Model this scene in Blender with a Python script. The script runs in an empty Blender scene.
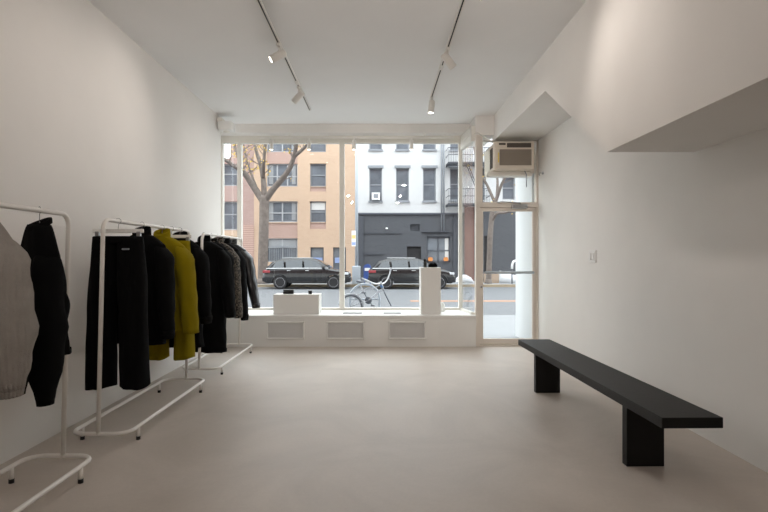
import bpy, bmesh, math, random
from mathutils import Vector, Matrix, noise

random.seed(7)
sc = bpy.context.scene
COL = sc.collection
PI = math.pi
F = 512.0          # focal length in pixels (24 mm on a 36 mm frame)
VX, VY, CH = 379.0, 258.0, 1.3


def P(px, py, Y):
    """world point at distance Y that the photograph shows at pixel (px, py)"""
    return Vector(((px - VX) * Y / F, Y, CH - (py - VY) * Y / F))


# ------------------------------------------------------------------ materials
def s2l(c):
    c = c / 255.0
    return c / 12.92 if c <= 0.04045 else ((c + 0.055) / 1.055) ** 2.4


def lin(c):
    return (s2l(c[0]), s2l(c[1]), s2l(c[2]), 1.0)


def new_mat(name):
    m = bpy.data.materials.new(name)
    m.use_nodes = True
    nt = m.node_tree
    return m, nt, nt.nodes['Principled BSDF']


def mat(name, c, rough=0.6, metal=0.0, var=0.0, scale=6.0, bump=0.0, bscale=60.0, spec=0.5, coat=0.0, detail=4.0):
    m, nt, b = new_mat(name)
    L = lin(c)
    b.inputs['Base Color'].default_value = L
    b.inputs['Roughness'].default_value = rough
    b.inputs['Metallic'].default_value = metal
    b.inputs['Specular IOR Level'].default_value = spec
    if coat:
        b.inputs['Coat Weight'].default_value = coat
        b.inputs['Coat Roughness'].default_value = 0.05
    tc = nt.nodes.new('ShaderNodeTexCoord')
    if var:
        n = nt.nodes.new('ShaderNodeTexNoise')
        n.inputs['Scale'].default_value = scale
        n.inputs['Detail'].default_value = detail
        nt.links.new(tc.outputs['Object'], n.inputs['Vector'])
        r = nt.nodes.new('ShaderNodeValToRGB')
        r.color_ramp.elements[0].position = 0.3
        r.color_ramp.elements[1].position = 0.7
        r.color_ramp.elements[0].color = (L[0] * (1 - var), L[1] * (1 - var), L[2] * (1 - var), 1)
        r.color_ramp.elements[1].color = (min(1, L[0] * (1 + var)), min(1, L[1] * (1 + var)), min(1, L[2] * (1 + var)), 1)
        nt.links.new(n.outputs['Fac'], r.inputs['Fac'])
        nt.links.new(r.outputs['Color'], b.inputs['Base Color'])
    if bump:
        n2 = nt.nodes.new('ShaderNodeTexNoise')
        n2.inputs['Scale'].default_value = bscale
        n2.inputs['Detail'].default_value = 3.0
        nt.links.new(tc.outputs['Object'], n2.inputs['Vector'])
        bp = nt.nodes.new('ShaderNodeBump')
        bp.inputs['Strength'].default_value = bump
        bp.inputs['Distance'].default_value = 0.01
        nt.links.new(n2.outputs['Fac'], bp.inputs['Height'])
        nt.links.new(bp.outputs['Normal'], b.inputs['Normal'])
    return m


def brick_mat(name, c1, c2, mortar, scale=1.0, bw=0.22, rh=0.075, ms=0.012, rough=0.85):
    m, nt, b = new_mat(name)
    tc = nt.nodes.new('ShaderNodeTexCoord')
    sp = nt.nodes.new('ShaderNodeSeparateXYZ')
    ad = nt.nodes.new('ShaderNodeMath')
    ad.operation = 'ADD'
    cb = nt.nodes.new('ShaderNodeCombineXYZ')
    nt.links.new(tc.outputs['Object'], sp.inputs[0])
    nt.links.new(sp.outputs['X'], ad.inputs[0])
    nt.links.new(sp.outputs['Y'], ad.inputs[1])
    nt.links.new(ad.outputs[0], cb.inputs['X'])
    nt.links.new(sp.outputs['Z'], cb.inputs['Y'])
    br = nt.nodes.new('ShaderNodeTexBrick')
    br.inputs['Scale'].default_value = scale
    br.inputs['Brick Width'].default_value = bw
    br.inputs['Row Height'].default_value = rh
    br.inputs['Mortar Size'].default_value = ms
    br.inputs['Color1'].default_value = lin(c1)
    br.inputs['Color2'].default_value = lin(c2)
    br.inputs['Mortar'].default_value = lin(mortar)
    nt.links.new(cb.outputs[0], br.inputs['Vector'])
    n = nt.nodes.new('ShaderNodeTexNoise')
    n.inputs['Scale'].default_value = 0.6
    n.inputs['Detail'].default_value = 5
    nt.links.new(tc.outputs['Object'], n.inputs['Vector'])
    mx = nt.nodes.new('ShaderNodeMix')
    mx.data_type = 'RGBA'
    mx.blend_type = 'MULTIPLY'
    mx.inputs['Factor'].default_value = 0.22
    rp = nt.nodes.new('ShaderNodeValToRGB')
    rp.color_ramp.elements[0].color = (0.65, 0.65, 0.65, 1)
    rp.color_ramp.elements[0].position = 0.3
    rp.color_ramp.elements[1].position = 0.65
    nt.links.new(n.outputs['Fac'], rp.inputs['Fac'])
    nt.links.new(br.outputs['Color'], mx.inputs['A'])
    nt.links.new(rp.outputs['Color'], mx.inputs['B'])
    nt.links.new(mx.outputs['Result'], b.inputs['Base Color'])
    b.inputs['Roughness'].default_value = rough
    return m


def glass_mat(name, ior=1.32, tint=(0.97, 0.985, 0.98)):
    m = bpy.data.materials.new(name)
    m.use_nodes = True
    nt = m.node_tree
    nt.nodes.clear()
    out = nt.nodes.new('ShaderNodeOutputMaterial')
    mx = nt.nodes.new('ShaderNodeMixShader')
    tr = nt.nodes.new('ShaderNodeBsdfTransparent')
    gl = nt.nodes.new('ShaderNodeBsdfGlossy')
    fr = nt.nodes.new('ShaderNodeFresnel')
    geo = nt.nodes.new('ShaderNodeNewGeometry')     # same reflectance from both faces of the thin pane
    sel = nt.nodes.new('ShaderNodeMapRange')
    sel.inputs['To Min'].default_value = ior
    sel.inputs['To Max'].default_value = 1.0 / ior
    nt.links.new(geo.outputs['Backfacing'], sel.inputs['Value'])
    nt.links.new(sel.outputs['Result'], fr.inputs['IOR'])
    gl.inputs['Roughness'].default_value = 0.0
    tr.inputs['Color'].default_value = (*tint, 1)
    nt.links.new(fr.outputs[0], mx.inputs[0])
    nt.links.new(tr.outputs[0], mx.inputs[1])
    nt.links.new(gl.outputs[0], mx.inputs[2])
    nt.links.new(mx.outputs[0], out.inputs['Surface'])
    return m


def emit_mat(name, c, strength):
    m = bpy.data.materials.new(name)
    m.use_nodes = True
    nt = m.node_tree
    nt.nodes.clear()
    out = nt.nodes.new('ShaderNodeOutputMaterial')
    e = nt.nodes.new('ShaderNodeEmission')
    e.inputs['Color'].default_value = (*c, 1)
    e.inputs['Strength'].default_value = strength
    nt.links.new(e.outputs[0], out.inputs['Surface'])
    return m


def floor_mat():
    m, nt, b = new_mat('polished_concrete')
    tc = nt.nodes.new('ShaderNodeTexCoord')
    n = nt.nodes.new('ShaderNodeTexNoise')
    n.inputs['Scale'].default_value = 1.1
    n.inputs['Detail'].default_value = 8
    n.inputs['Roughness'].default_value = 0.6
    n.inputs['Distortion'].default_value = 0.8
    nt.links.new(tc.outputs['Object'], n.inputs['Vector'])
    r = nt.nodes.new('ShaderNodeValToRGB')
    r.color_ramp.elements[0].position = 0.32
    r.color_ramp.elements[1].position = 0.68
    r.color_ramp.elements[0].color = lin((189, 178, 168))
    r.color_ramp.elements[1].color = lin((208, 197, 187))
    nt.links.new(n.outputs['Fac'], r.inputs['Fac'])
    n2 = nt.nodes.new('ShaderNodeTexNoise')
    n2.inputs['Scale'].default_value = 45
    n2.inputs['Detail'].default_value = 4
    nt.links.new(tc.outputs['Object'], n2.inputs['Vector'])
    mx = nt.nodes.new('ShaderNodeMix')
    mx.data_type = 'RGBA'
    mx.blend_type = 'MULTIPLY'
    mx.inputs['Factor'].default_value = 0.10
    nt.links.new(r.outputs['Color'], mx.inputs['A'])
    nt.links.new(n2.outputs['Fac'], mx.inputs['B'])
    nt.links.new(mx.outputs['Result'], b.inputs['Base Color'])
    rr = nt.nodes.new('ShaderNodeMapRange')
    rr.inputs['To Min'].default_value = 0.36
    rr.inputs['To Max'].default_value = 0.56
    nt.links.new(n.outputs['Fac'], rr.inputs['Value'])
    nt.links.new(rr.outputs['Result'], b.inputs['Roughness'])
    b.inputs['Specular IOR Level'].default_value = 0.35
    return m


def wave_mat(name, c, c2, scale, rough=0.9, bump=0.5, direction='X'):
    m, nt, b = new_mat(name)
    tc = nt.nodes.new('ShaderNodeTexCoord')
    w = nt.nodes.new('ShaderNodeTexWave')
    w.wave_type = 'BANDS'
    w.bands_direction = direction
    w.inputs['Scale'].default_value = scale
    w.inputs['Distortion'].default_value = 0.35
    w.inputs['Detail'].default_value = 1.0
    nt.links.new(tc.outputs['Object'], w.inputs['Vector'])
    r = nt.nodes.new('ShaderNodeValToRGB')
    r.color_ramp.elements[0].color = lin(c)
    r.color_ramp.elements[1].color = lin(c2)
    nt.links.new(w.outputs['Fac'], r.inputs['Fac'])
    nt.links.new(r.outputs['Color'], b.inputs['Base Color'])
    bp = nt.nodes.new('ShaderNodeBump')
    bp.inputs['Strength'].default_value = bump
    bp.inputs['Distance'].default_value = 0.01
    nt.links.new(w.outputs['Fac'], bp.inputs['Height'])
    nt.links.new(bp.outputs['Normal'], b.inputs['Normal'])
    b.inputs['Roughness'].default_value = rough
    b.inputs['Specular IOR Level'].default_value = 0.15
    return m


def spot_mat(name, c, c2, scale):
    m, nt, b = new_mat(name)
    tc = nt.nodes.new('ShaderNodeTexCoord')
    v = nt.nodes.new('ShaderNodeTexVoronoi')
    v.inputs['Scale'].default_value = scale
    nt.links.new(tc.outputs['Object'], v.inputs['Vector'])
    r = nt.nodes.new('ShaderNodeValToRGB')
    r.color_ramp.interpolation = 'CONSTANT'
    r.color_ramp.elements[0].color = lin(c)
    r.color_ramp.elements[1].color = lin(c2)
    r.color_ramp.elements[1].position = 0.60
    nt.links.new(v.outputs['Distance'], r.inputs['Fac'])
    nt.links.new(r.outputs['Color'], b.inputs['Base Color'])
    b.inputs['Roughness'].default_value = 0.9
    return m


M = {
    'wall': mat('white_wall_paint', (232, 229, 225), 0.85, var=0.012, scale=3, bump=0.04, bscale=90, spec=0.2),
    'ceiling': mat('white_ceiling_paint', (238, 237, 236), 0.9, var=0.01, scale=2, spec=0.15),
    'floor': floor_mat(),
    'frame': mat('cream_window_paint', (226, 222, 214), 0.45, spec=0.4),
    'doorframe': mat('cream_door_paint', (222, 213, 203), 0.45, spec=0.4),
    'platform': mat('white_platform_paint', (232, 231, 228), 0.5, spec=0.35),
    'grille': wave_mat('grey_grille_mesh', (205, 204, 202), (232, 231, 230), 60, 0.6, 0.6, 'DIAGONAL'),
    'topgrille': wave_mat('floor_register', (96, 98, 101), (150, 152, 154), 30, 0.5, 0.6, 'X'),
    'plinth': mat('white_plinth', (228, 226, 222), 0.6, spec=0.3),
    'glass': glass_mat('clear_glass'),
    'rackwhite': mat('white_powder_coat', (236, 232, 226), 0.38),
    'rubber': mat('black_rubber', (22, 22, 22), 0.6),
    'bench': mat('black_stained_wood', (13, 12, 12), 0.5, var=0.12, scale=14, bump=0.08, bscale=40, spec=0.28),
    'black': mat('black_gloss', (10, 10, 11), 0.4),
    'blackcloth': mat('black_wool', (10, 10, 11), 0.95, bump=0.25, bscale=220, spec=0.12),
    'blackcloth2': mat('black_cotton', (8, 8, 9), 0.92, bump=0.2, bscale=300, spec=0.12),
    'leather': mat('black_leather', (16, 16, 18), 0.34, bump=0.35, bscale=26, spec=0.5),
    'mustard': mat('mustard_felt', (130, 115, 12), 0.95, var=0.05, scale=9, bump=0.2, bscale=240, spec=0.1),
    'knit': mat('grey_rib_knit', (156, 150, 144), 0.95, var=0.04, scale=30, bump=0.5, bscale=160, spec=0.12),
    'porchwhite': mat('white_porch_paint', (206, 208, 209), 0.7),
    'speckle': spot_mat('speckled_tweed', (18, 17, 16), (120, 110, 96), 85),
    'hangwhite': mat('white_hanger_plastic', (236, 234, 230), 0.4),
    'chrome': mat('chrome', (200, 200, 200), 0.2, metal=1.0),
    'steel': mat('brushed_steel', (165, 165, 165), 0.35, metal=1.0),
    'slot': mat('black_track_slot', (30, 28, 26), 0.6),
    'lampwhite': mat('white_lamp_paint', (228, 224, 218), 0.45),
    'lens': emit_mat('lamp_lens', (1.0, 0.93, 0.82), 9.0),
    'acbody': mat('cream_ac_plastic', (214, 203, 188), 0.5),
    'acgrille': wave_mat('ac_grille', (128, 118, 108), (160, 149, 137), 55, 0.6, 0.5, 'Z'),
    'acdark': mat('ac_dark_plastic', (72, 64, 56), 0.5),
    'yellowlabel': mat('yellow_sticker', (226, 200, 80), 0.5),
    'switch': mat('white_switch_plastic', (228, 226, 223), 0.4),
    # outside
    'road': mat('grey_asphalt', (101, 103, 106), 0.8, var=0.06, scale=2.5, bump=0.1, bscale=40),
    'sidewalk': mat('pale_concrete_paving', (138, 140, 142), 0.8, var=0.05, scale=2.0),
    'curb': mat('curb_stone', (160, 145, 122), 0.8, var=0.12, scale=3),
    'dullorange': mat('dull_orange', (160, 124, 100), 0.8, var=0.15, scale=3),
    'peach': brick_mat('peach_brick', (198, 170, 146), (192, 163, 139), (198, 174, 153)),
    'pinkbrick': brick_mat('pink_brick', (170, 141, 133), (162, 131, 124), (176, 154, 147)),
    'pinkpanel': brick_mat('pink_panel_brick', (176, 146, 135), (170, 140, 129), (180, 156, 146)),
    'siding': wave_mat('pink_lap_siding', (160, 128, 118), (194, 166, 154), 2.6, 0.8, 0.3, 'Z'),
    'whitebrick': brick_mat('white_painted_brick', (206, 207, 208), (203, 204, 205), (200, 201, 202)),
    'darkbrick': brick_mat('dark_painted_brick', (82, 84, 89), (88, 90, 95), (75, 77, 82)),
    'redbrick': brick_mat('red_brick', (118, 82, 74), (100, 70, 64), (120, 104, 98)),
    'darktrim': mat('dark_grey_trim', (84, 88, 96), 0.6),
    'greytrim': mat('grey_trim', (140, 144, 150), 0.6),
    'winframe': mat('grey_window_frame', (168, 170, 174), 0.5),
    'winpane': mat('window_pane_dark', (108, 114, 122), 0.06, var=0.25, scale=1.2, spec=0.6),
    'shade': mat('pale_roller_shade', (214, 214, 212), 0.7),
    'curtain': mat('pale_curtain', (150, 153, 156), 0.8),
    'iron': mat('black_iron', (70, 73, 80), 0.6),
    'bark': mat('grey_bark', (112, 103, 97), 0.95, var=0.22, scale=5, bump=0.6, bscale=14),
    'leaf': mat('yellow_leaf', (196, 166, 80), 0.8),
    'pole': mat('galvanised_pole', (176, 184, 192), 0.5),
    'signwhite': mat('sign_white', (236, 236, 236), 0.5),
    'signyellow': mat('sign_yellow', (236, 206, 130), 0.5),
    'signblue': mat('sign_blue', (150, 170, 214), 0.5),
    'blue': mat('mailbox_blue', (58, 84, 150), 0.45),
    'carpaint': mat('black_car_paint', (24, 25, 28), 0.2, spec=0.5, coat=0.6),
    'carglass': mat('dark_car_glass', (58, 64, 70), 0.06, spec=0.7),
    'cartrim': mat('satin_silver_trim', (206, 208, 210), 0.3, metal=0.4),
    'carblack': mat('black_car_plastic', (36, 36, 38), 0.6),
    'tyre': mat('tyre_rubber', (44, 44, 46), 0.85),
    'rim': mat('alloy_rim', (190, 190, 194), 0.35, metal=0.15),
    'redlamp': mat('red_tail_lamp', (150, 56, 62), 0.2),
    'headlamp': mat('clear_head_lamp', (214, 218, 222), 0.15),
    'bikeframe': mat('bike_frame_paint', (176, 178, 184), 0.35),
    'bikedark': mat('bike_dark_metal', (84, 88, 96), 0.4),
    'bikeblue': mat('blue_bike_clamp', (90, 130, 176), 0.4),
    'cardboard': mat('tan_board', (176, 156, 138), 0.8),
    'tarp': mat('white_tarp', (205, 207, 210), 0.7),
    'orangelamp': emit_mat('orange_lamp_shade', (1.0, 0.42, 0.16), 0.9),
    'whitelamp': emit_mat('white_bulb', (1, 1, 1), 1.6),
    'tan': mat('tan_roof', (120, 118, 116), 0.8),
}


# ------------------------------------------------------------------ mesh kit
class MB:
    def __init__(self):
        self.bm = bmesh.new()

    def _xf(self, verts, mtx):
        if mtx is not None:
            for v in verts:
                v.co = mtx @ v.co

    def box(self, x0, x1, y0, y1, z0, z1, bev=0.0, seg=2, mtx=None):
        if x1 < x0: x0, x1 = x1, x0
        if y1 < y0: y0, y1 = y1, y0
        if z1 < z0: z0, z1 = z1, z0
        t = bmesh.new()
        bmesh.ops.create_cube(t, size=1.0)
        for v in t.verts:
            v.co = Vector(((x0 + x1) / 2 + v.co.x * (x1 - x0), (y0 + y1) / 2 + v.co.y * (y1 - y0), (z0 + z1) / 2 + v.co.z * (z1 - z0)))
        if bev > 0:
            bmesh.ops.bevel(t, geom=t.edges[:], offset=bev, segments=seg, affect='EDGES', profile=0.5)
        self._xf(t.verts, mtx)
        self._merge(t)
        return self

    def _merge(self, t):
        mp = {v: self.bm.verts.new(v.co) for v in t.verts}
        for f in t.faces:
            try:
                nf = self.bm.faces.new([mp[v] for v in f.verts])
                nf.smooth = f.smooth
            except ValueError:
                pass
        t.free()

    def rings(self, rings, closed_ends=True, loop=False, smooth=True):
        bm = self.bm
        R = [[bm.verts.new(p) for p in r] for r in rings]
        n = len(R[0])
        pairs = list(zip(R, R[1:]))
        if loop:
            pairs.append((R[-1], R[0]))
        for a, b in pairs:
            for i in range(n):
                try:
                    f = bm.faces.new((a[i], a[(i + 1) % n], b[(i + 1) % n], b[i]))
                    f.smooth = smooth
                except ValueError:
                    pass
        if closed_ends and not loop:
            for e in (R[0][::-1], R[-1]):
                try:
                    bm.faces.new(e)
                except ValueError:
                    pass
        return self

    def tube(self, pts, r, seg=10, closed=False, caps=True, rad=None):
        pts = [Vector(p) for p in pts]
        n = len(pts)
        rings = []
        prev = None
        for i, p in enumerate(pts):
            if closed:
                d = (pts[(i + 1) % n] - pts[i - 1]).normalized()
            else:
                d = (pts[min(i + 1, n - 1)] - pts[max(i - 1, 0)]).normalized()
            if prev is None:
                a = Vector((0, 0, 1)) if abs(d.z) < 0.9 else Vector((1, 0, 0))
                u = d.cross(a).normalized()
            else:
                u = (prev - d * prev.dot(d))
                if u.length < 1e-5:
                    u = d.orthogonal()
                u.normalize()
            prev = u
            v = d.cross(u)
            rr = rad[i] if rad else r
            rings.append([p + u * (rr * math.cos(2 * PI * k / seg)) + v * (rr * math.sin(2 * PI * k / seg)) for k in range(seg)])
        self.rings(rings, closed_ends=caps, loop=closed)
        return self

    def cyl(self, a, b, r, r2=None, seg=20):
        return self.tube([a, b], r, seg, rad=[r, r if r2 is None else r2])

    def lathe(self, prof, c=(0, 0, 0), axis='Z', seg=28, mtx=None):
        rings = []
        for (r, h) in prof:
            ring = []
            for k in range(seg):
                a = 2 * PI * k / seg
                p = Vector((r * math.cos(a), r * math.sin(a), h))
                if axis == 'Y':
                    p = Vector((p.x, p.z, p.y))
                elif axis == 'X':
                    p = Vector((p.z, p.x, p.y))
                p = p + Vector(c)
                if mtx is not None:
                    p = mtx @ p
                ring.append(p)
            rings.append(ring)
        self.rings(rings)
        return self

    def prism(self, poly, a0, a1, axis='X', bev=0.0):
        """polygon of 2-D points extruded along an axis. X: (y,z)  Y: (x,z)  Z: (x,y)"""
        def mk(p, a):
            if axis == 'X': return Vector((a, p[0], p[1]))
            if axis == 'Y': return Vector((p[0], a, p[1]))
            return Vector((p[0], p[1], a))
        t = bmesh.new()
        A = [t.verts.new(mk(p, a0)) for p in poly]
        B = [t.verts.new(mk(p, a1)) for p in poly]
        n = len(poly)
        t.faces.new(A)
        t.faces.new(B[::-1])
        for i in range(n):
            t.faces.new((A[i], B[i], B[(i + 1) % n], A[(i + 1) % n]))
        bmesh.ops.recalc_face_normals(t, faces=t.faces[:])
        if bev > 0:
            bmesh.ops.bevel(t, geom=t.edges[:], offset=bev, segments=2, affect='EDGES', profile=0.5)
        self._merge(t)
        return self

    def build(self, name, m, parent=None, loc=None, local=False, smooth=None, recalc=True):
        """world-coordinate verts unless local=True; origin at loc (or at the parent)"""
        bm = self.bm
        if recalc:
            bmesh.ops.recalc_face_normals(bm, faces=bm.faces[:])
        off = Vector((0, 0, 0))
        if parent is not None:
            if not local:
                off = parent.matrix_world_calc if False else world_loc(parent)
        elif loc is not None:
            off = Vector(loc)
        if off.length > 0 and not local:
            for v in bm.verts:
                v.co -= off
        me = bpy.data.meshes.new(name)
        bm.to_mesh(me)
        bm.free()
        me.materials.append(M[m] if isinstance(m, str) else m)
        if smooth is not None:
            for p in me.polygons:
                p.use_smooth = smooth
        o = bpy.data.objects.new(name, me)
        COL.objects.link(o)
        if parent is not None:
            o.parent = parent
        elif loc is not None:
            o.location = loc
        return o


def world_loc(o):
    v = Vector((0, 0, 0))
    while o is not None:
        v += Vector(o.location)
        o = o.parent
    return v


def tag(o, label=None, cat=None, group=None, kind=None):
    if label: o['label'] = label
    if cat: o['category'] = cat
    if group: o['group'] = group
    if kind: o['kind'] = kind
    return o


def thing(name, label, cat, loc=(0, 0, 0), rz=0.0, group=None, kind=None):
    o = bpy.data.objects.new(name, None)
    o.empty_display_size = 0.1
    COL.objects.link(o)
    o.location = loc
    o.rotation_euler = (0, 0, rz)
    return tag(o, label, cat, group, kind)


def copy_tree(o, parent=None):
    c = o.copy()
    COL.objects.link(c)
    if parent is not None:
        c.parent = parent
    for ch in list(o.children):
        copy_tree(ch, c)
    return c


def struct(name, mb, m, label=None):
    o = mb.build(name, m)
    return tag(o, label, None, None, 'structure')


# ------------------------------------------------------------------ room shell
XL, XR, ZC = -2.38, 2.35, 3.41
YB, YF = -4.0, 7.6
YG = 8.3            # display glass
PZ = 0.46           # display platform top

struct('floor', MB().box(XL - 0.15, XR + 0.15, YB - 0.15, YF + 0.05, -0.12, 0.0), 'floor', 'pale beige polished concrete floor of the shop')
struct('ceiling', MB().box(-2.75, XR + 0.15, YB - 0.15, 8.355, ZC, ZC + 0.15), 'ceiling', 'white painted flat ceiling')
struct('wall_left', MB().box(XL - 0.15, XL, YB, 7.7, 0.0, ZC), 'wall', 'plain white wall behind the clothes racks')
struct('wall_right', MB().box(XR, XR + 0.15, YB, 7.66, 0.0, ZC), 'wall', 'plain white wall behind the black bench')
struct('wall_back', MB().box(XL - 0.15, XR + 0.15, YB - 0.15, YB, 0.0, ZC), 'wall', 'plain white rear wall')

# boxed-in stair soffit along the right wall: level underside, slope, upper landing
st = MB().prism([(YB, ZC), (YB, 2.09), (3.82, 2.09), (5.24, 3.01), (7.66, 3.04), (7.66, ZC)], 1.70, XR, 'X')
struct('trim_1', st, 'wall', 'white boxed-in stair soffit running along the right wall under the ceiling')

# beam over the window, pillar stub beside the transom
struct('trim_2', MB().box(-2.6, 1.44, 8.06, 8.36, 3.27, ZC), 'wall', 'white beam across the head of the display window')
struct('trim_3', MB().box(1.43, 1.71, 7.58, 8.36, 3.12, ZC), 'wall', 'white pillar stub between display window and door transom')
# bay side wall and outside face of the shop front
wf = MB()
wf.box(-2.75, -2.56, 7.7, 8.36, 0.0, ZC)          # left reveal of the bay
wf.box(-40.0, -2.70, 8.37, 8.61, -0.2, 3.45)  # side wings widened out of view to block low sky light
wf.box(-2.76, 1.38, 8.365, 8.615, 3.28, 3.45)
wf.box(5.9, 40.0, 8.37, 8.61, -0.2, 3.45)
wf.box(-2.76, 1.38, 8.365, 8.615, -0.2, 0.42)
struct('wall_front', wf, 'wall', 'white shop front wall around the display window')
struct('wall_porch', MB().box(2.30, 6.0, 7.7, 8.62, -0.2, 3.435), 'porchwhite', 'white side wall of the recessed doorway')
struct('ceiling_porch', MB().box(1.72, 2.30, 7.67, 8.62, 3.3, 3.43), 'porchwhite', 'white soffit over the recessed doorway')
struct('floor_porch', MB().box(1.38, 2.30, 7.65, 8.62, -0.14, -0.01), 'sidewalk', 'pale concrete doorway floor')

struct('wall_sky_block', MB().box(-40.0, 40.0, 8.36, 8.62, 3.455, 17.0), 'redbrick', 'unseen brick upper storeys added above the shop front to block sky light')  # added unseen to keep part of the sky off the facades opposite

# ------------------------------------------------------------------ display window
w1 = thing('window_1', 'large display window with white frame', None, (-0.6, YG, PZ), kind='structure')
gz0, gz1 = PZ + 0.01, 3.155


def gx(px, Y=YG):
    return (px - VX) * Y / F


fr = MB()
fr.box(-2.58, 1.36, YG - 0.04, YG + 0.05, gz1, 3.275)
fr.box(-2.58, 1.36, YG - 0.04, YG + 0.05, PZ, PZ + 0.035)
fr.box(-2.575, gx(223.4), YG - 0.044, YG + 0.054, PZ, 3.268)
fr.build('window_frame', 'frame', w1)
MB().box(gx(238), gx(242), YG - 0.05, YG + 0.05, PZ + 0.03, gz1, 0.004).build('mullion', 'frame', w1)
MB().box(gx(339.6), gx(344.6), YG - 0.05, YG + 0.05, PZ + 0.03, gz1, 0.004).build('mullion', 'frame', w1)
MB().box(gx(458.6), gx(461.6) + 0.01, YG - 0.03, YG + 0.05, PZ + 0.03, 3.2, 0.004).build('corner_post', 'frame', w1)
for a, b in ((223.4, 238), (242, 339.6), (344.6, 458.6)):
    MB().box(gx(a), gx(b), YG - 0.004, YG + 0.004, PZ + 0.035, gz1).build('pane', 'glass', w1)

# side pane of the bay, returning from the corner post to the door jamb
w2 = thing('window_2', 'narrow side pane of the display bay beside the door', None, (1.38, 7.95, PZ), kind='structure')
sx0, sx1 = 1.335, 1.40       # at Y=8.3 and Y=7.64


def side_quad(z0, z1, t=0.02, y0=YG + 0.02, y1=7.64):
    m = MB()
    m.prism([(sx0 - t, y0), (sx1 - t, y1), (sx1 + t, y1), (sx0 + t, y0)], z0, z1, 'Z')
    return m


sf = side_quad(3.03, 3.27, 0.028)
sf2 = side_quad(0.0, PZ + 0.03, 0.028)
fb = MB()
for z0, z1 in ((3.04, 3.27), (PZ - 0.02, PZ + 0.03)):
    fb.prism([(sx0 - .028, YG + .02), (sx1 - .028, 7.62), (sx1 + .028, 7.62), (sx0 + .028, YG + .02)], z0, z1, 'Z')
fb.build('window_frame', 'frame', w2)
sf.bm.free(); sf2.bm.free()
side_quad(PZ + 0.03, 3.04, 0.004, YG - 0.02, 7.66).build('pane', 'glass', w2)

# ------------------------------------------------------------------ door with transom
DY = 7.6
d1 = thing('door_1', 'glazed shop door with cream frame and transom', None, (1.9, DY, 0), kind='structure')


def dz(py):
    return CH - (py - VY) * DY / F


def dx(px):
    return (px - VX) * DY / F


jam = MB()
jam.box(dx(475.4), dx(479.2), DY - 0.05, DY + 0.06, 0, 3.12)
jam.box(dx(535.4), XR, DY - 0.05, DY + 0.06, 0, 3.04)
jam.box(dx(475.6), XR - .002, DY - 0.046, DY + 0.056, dz(207.5), dz(202.5))
jam.box(dx(475.6), XR - .002, DY - 0.046, DY + 0.056, dz(141.5), 3.035)
jam.box(dx(475.6), dx(482), DY - 0.043, DY + 0.05, dz(207.0), 3.1)
jam.box(dx(475.4), XR, DY - 0.06, DY + 0.08, 0, 0.02)
jam.build('door_frame', 'doorframe', d1)
MB().box(dx(482), dx(535.4), DY - 0.004, DY + 0.004, dz(202.5), dz(141.5)).build('transom_pane', 'glass', d1)
lf = MB()
lf.box(dx(479.4), dx(483), DY - 0.02, DY + 0.025, 0.025, dz(207.7), 0.003)
lf.box(dx(532), dx(535.2), DY - 0.02, DY + 0.025, 0.025, dz(207.7), 0.003)
lf.box(dx(482.5), dx(532.5), DY - 0.02, DY + 0.025, dz(211.5), dz(207.7), 0.003)
lf.box(dx(482.5), dx(532.5), DY - 0.02, DY + 0.025, 0.025, dz(338.5), 0.003)
leaf = lf.build('door_leaf', 'doorframe', d1)
MB().box(dx(482.7), dx(532.3), DY - 0.003, DY + 0.003, dz(338.5), dz(211.5)).build('pane', 'glass', leaf)
pb = MB()
pb.tube([(dx(484.5), DY - 0.06, dz(272.5)), (dx(532.5), DY - 0.06, dz(272.5))], 0.019, 12)
pb.tube([(dx(484.5), DY - 0.06, dz(272.5)), (dx(483), DY - 0.01, dz(272.5))], 0.012, 10)
pb.tube([(dx(532.5), DY - 0.06, dz(272.5)), (dx(533.5), DY - 0.01, dz(272.5))], 0.012, 10)
pb.build('push_bar', 'pole', leaf)
lk = MB()
lk.cyl((dx(481), DY - 0.022, dz(287)), (dx(481), DY - 0.04, dz(287)), 0.014)
lk.build('lock', 'steel', leaf)
cl = MB()
cl.box(dx(510.5), dx(526), DY - 0.10, DY - 0.021, dz(209), dz(205), 0.008)
cl.build('door_closer', 'steel', d1)
ca = MB()
ca.tube([(dx(519), DY - 0.06, dz(204.8)), (dx(519), DY - 0.07, dz(203.4)), (dx(499), DY - 0.16, dz(202.9)), (dx(497), DY - 0.05, dz(202.8))], 0.008, 8)
ca.build('closer_arm', 'steel', d1)

# ------------------------------------------------------------------ display platform
pl = thing('display_platform', 'white built-in display platform under the shop window with mesh grilles', 'platform', (-0.5, 7.9, 0))
pm = MB()
pm.prism([(XL, 7.5), (1.42, 7.5), (1.42, 7.62), (1.37, YG - 0.02), (1.33, 8.36), (-2.56, 8.36), (-2.56, 7.7), (XL, 7.7)], 0.0, PZ - 0.04, 'Z')
pm.build('body', 'platform', pl)
tm = MB()
tm.prism([(XL, 7.485), (1.42, 7.485), (1.42, 7.62), (1.355, YG - 0.045), (-2.555, YG - 0.045), (-2.555, 7.705), (XL, 7.705)], PZ - 0.04, PZ, 'Z', 0.003)
tm.build('top_board', 'platform', pl)


def fx(px): return (px - VX) * 7.5 / F
def fz(py): return CH - (py - VY) * 7.5 / F


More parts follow.
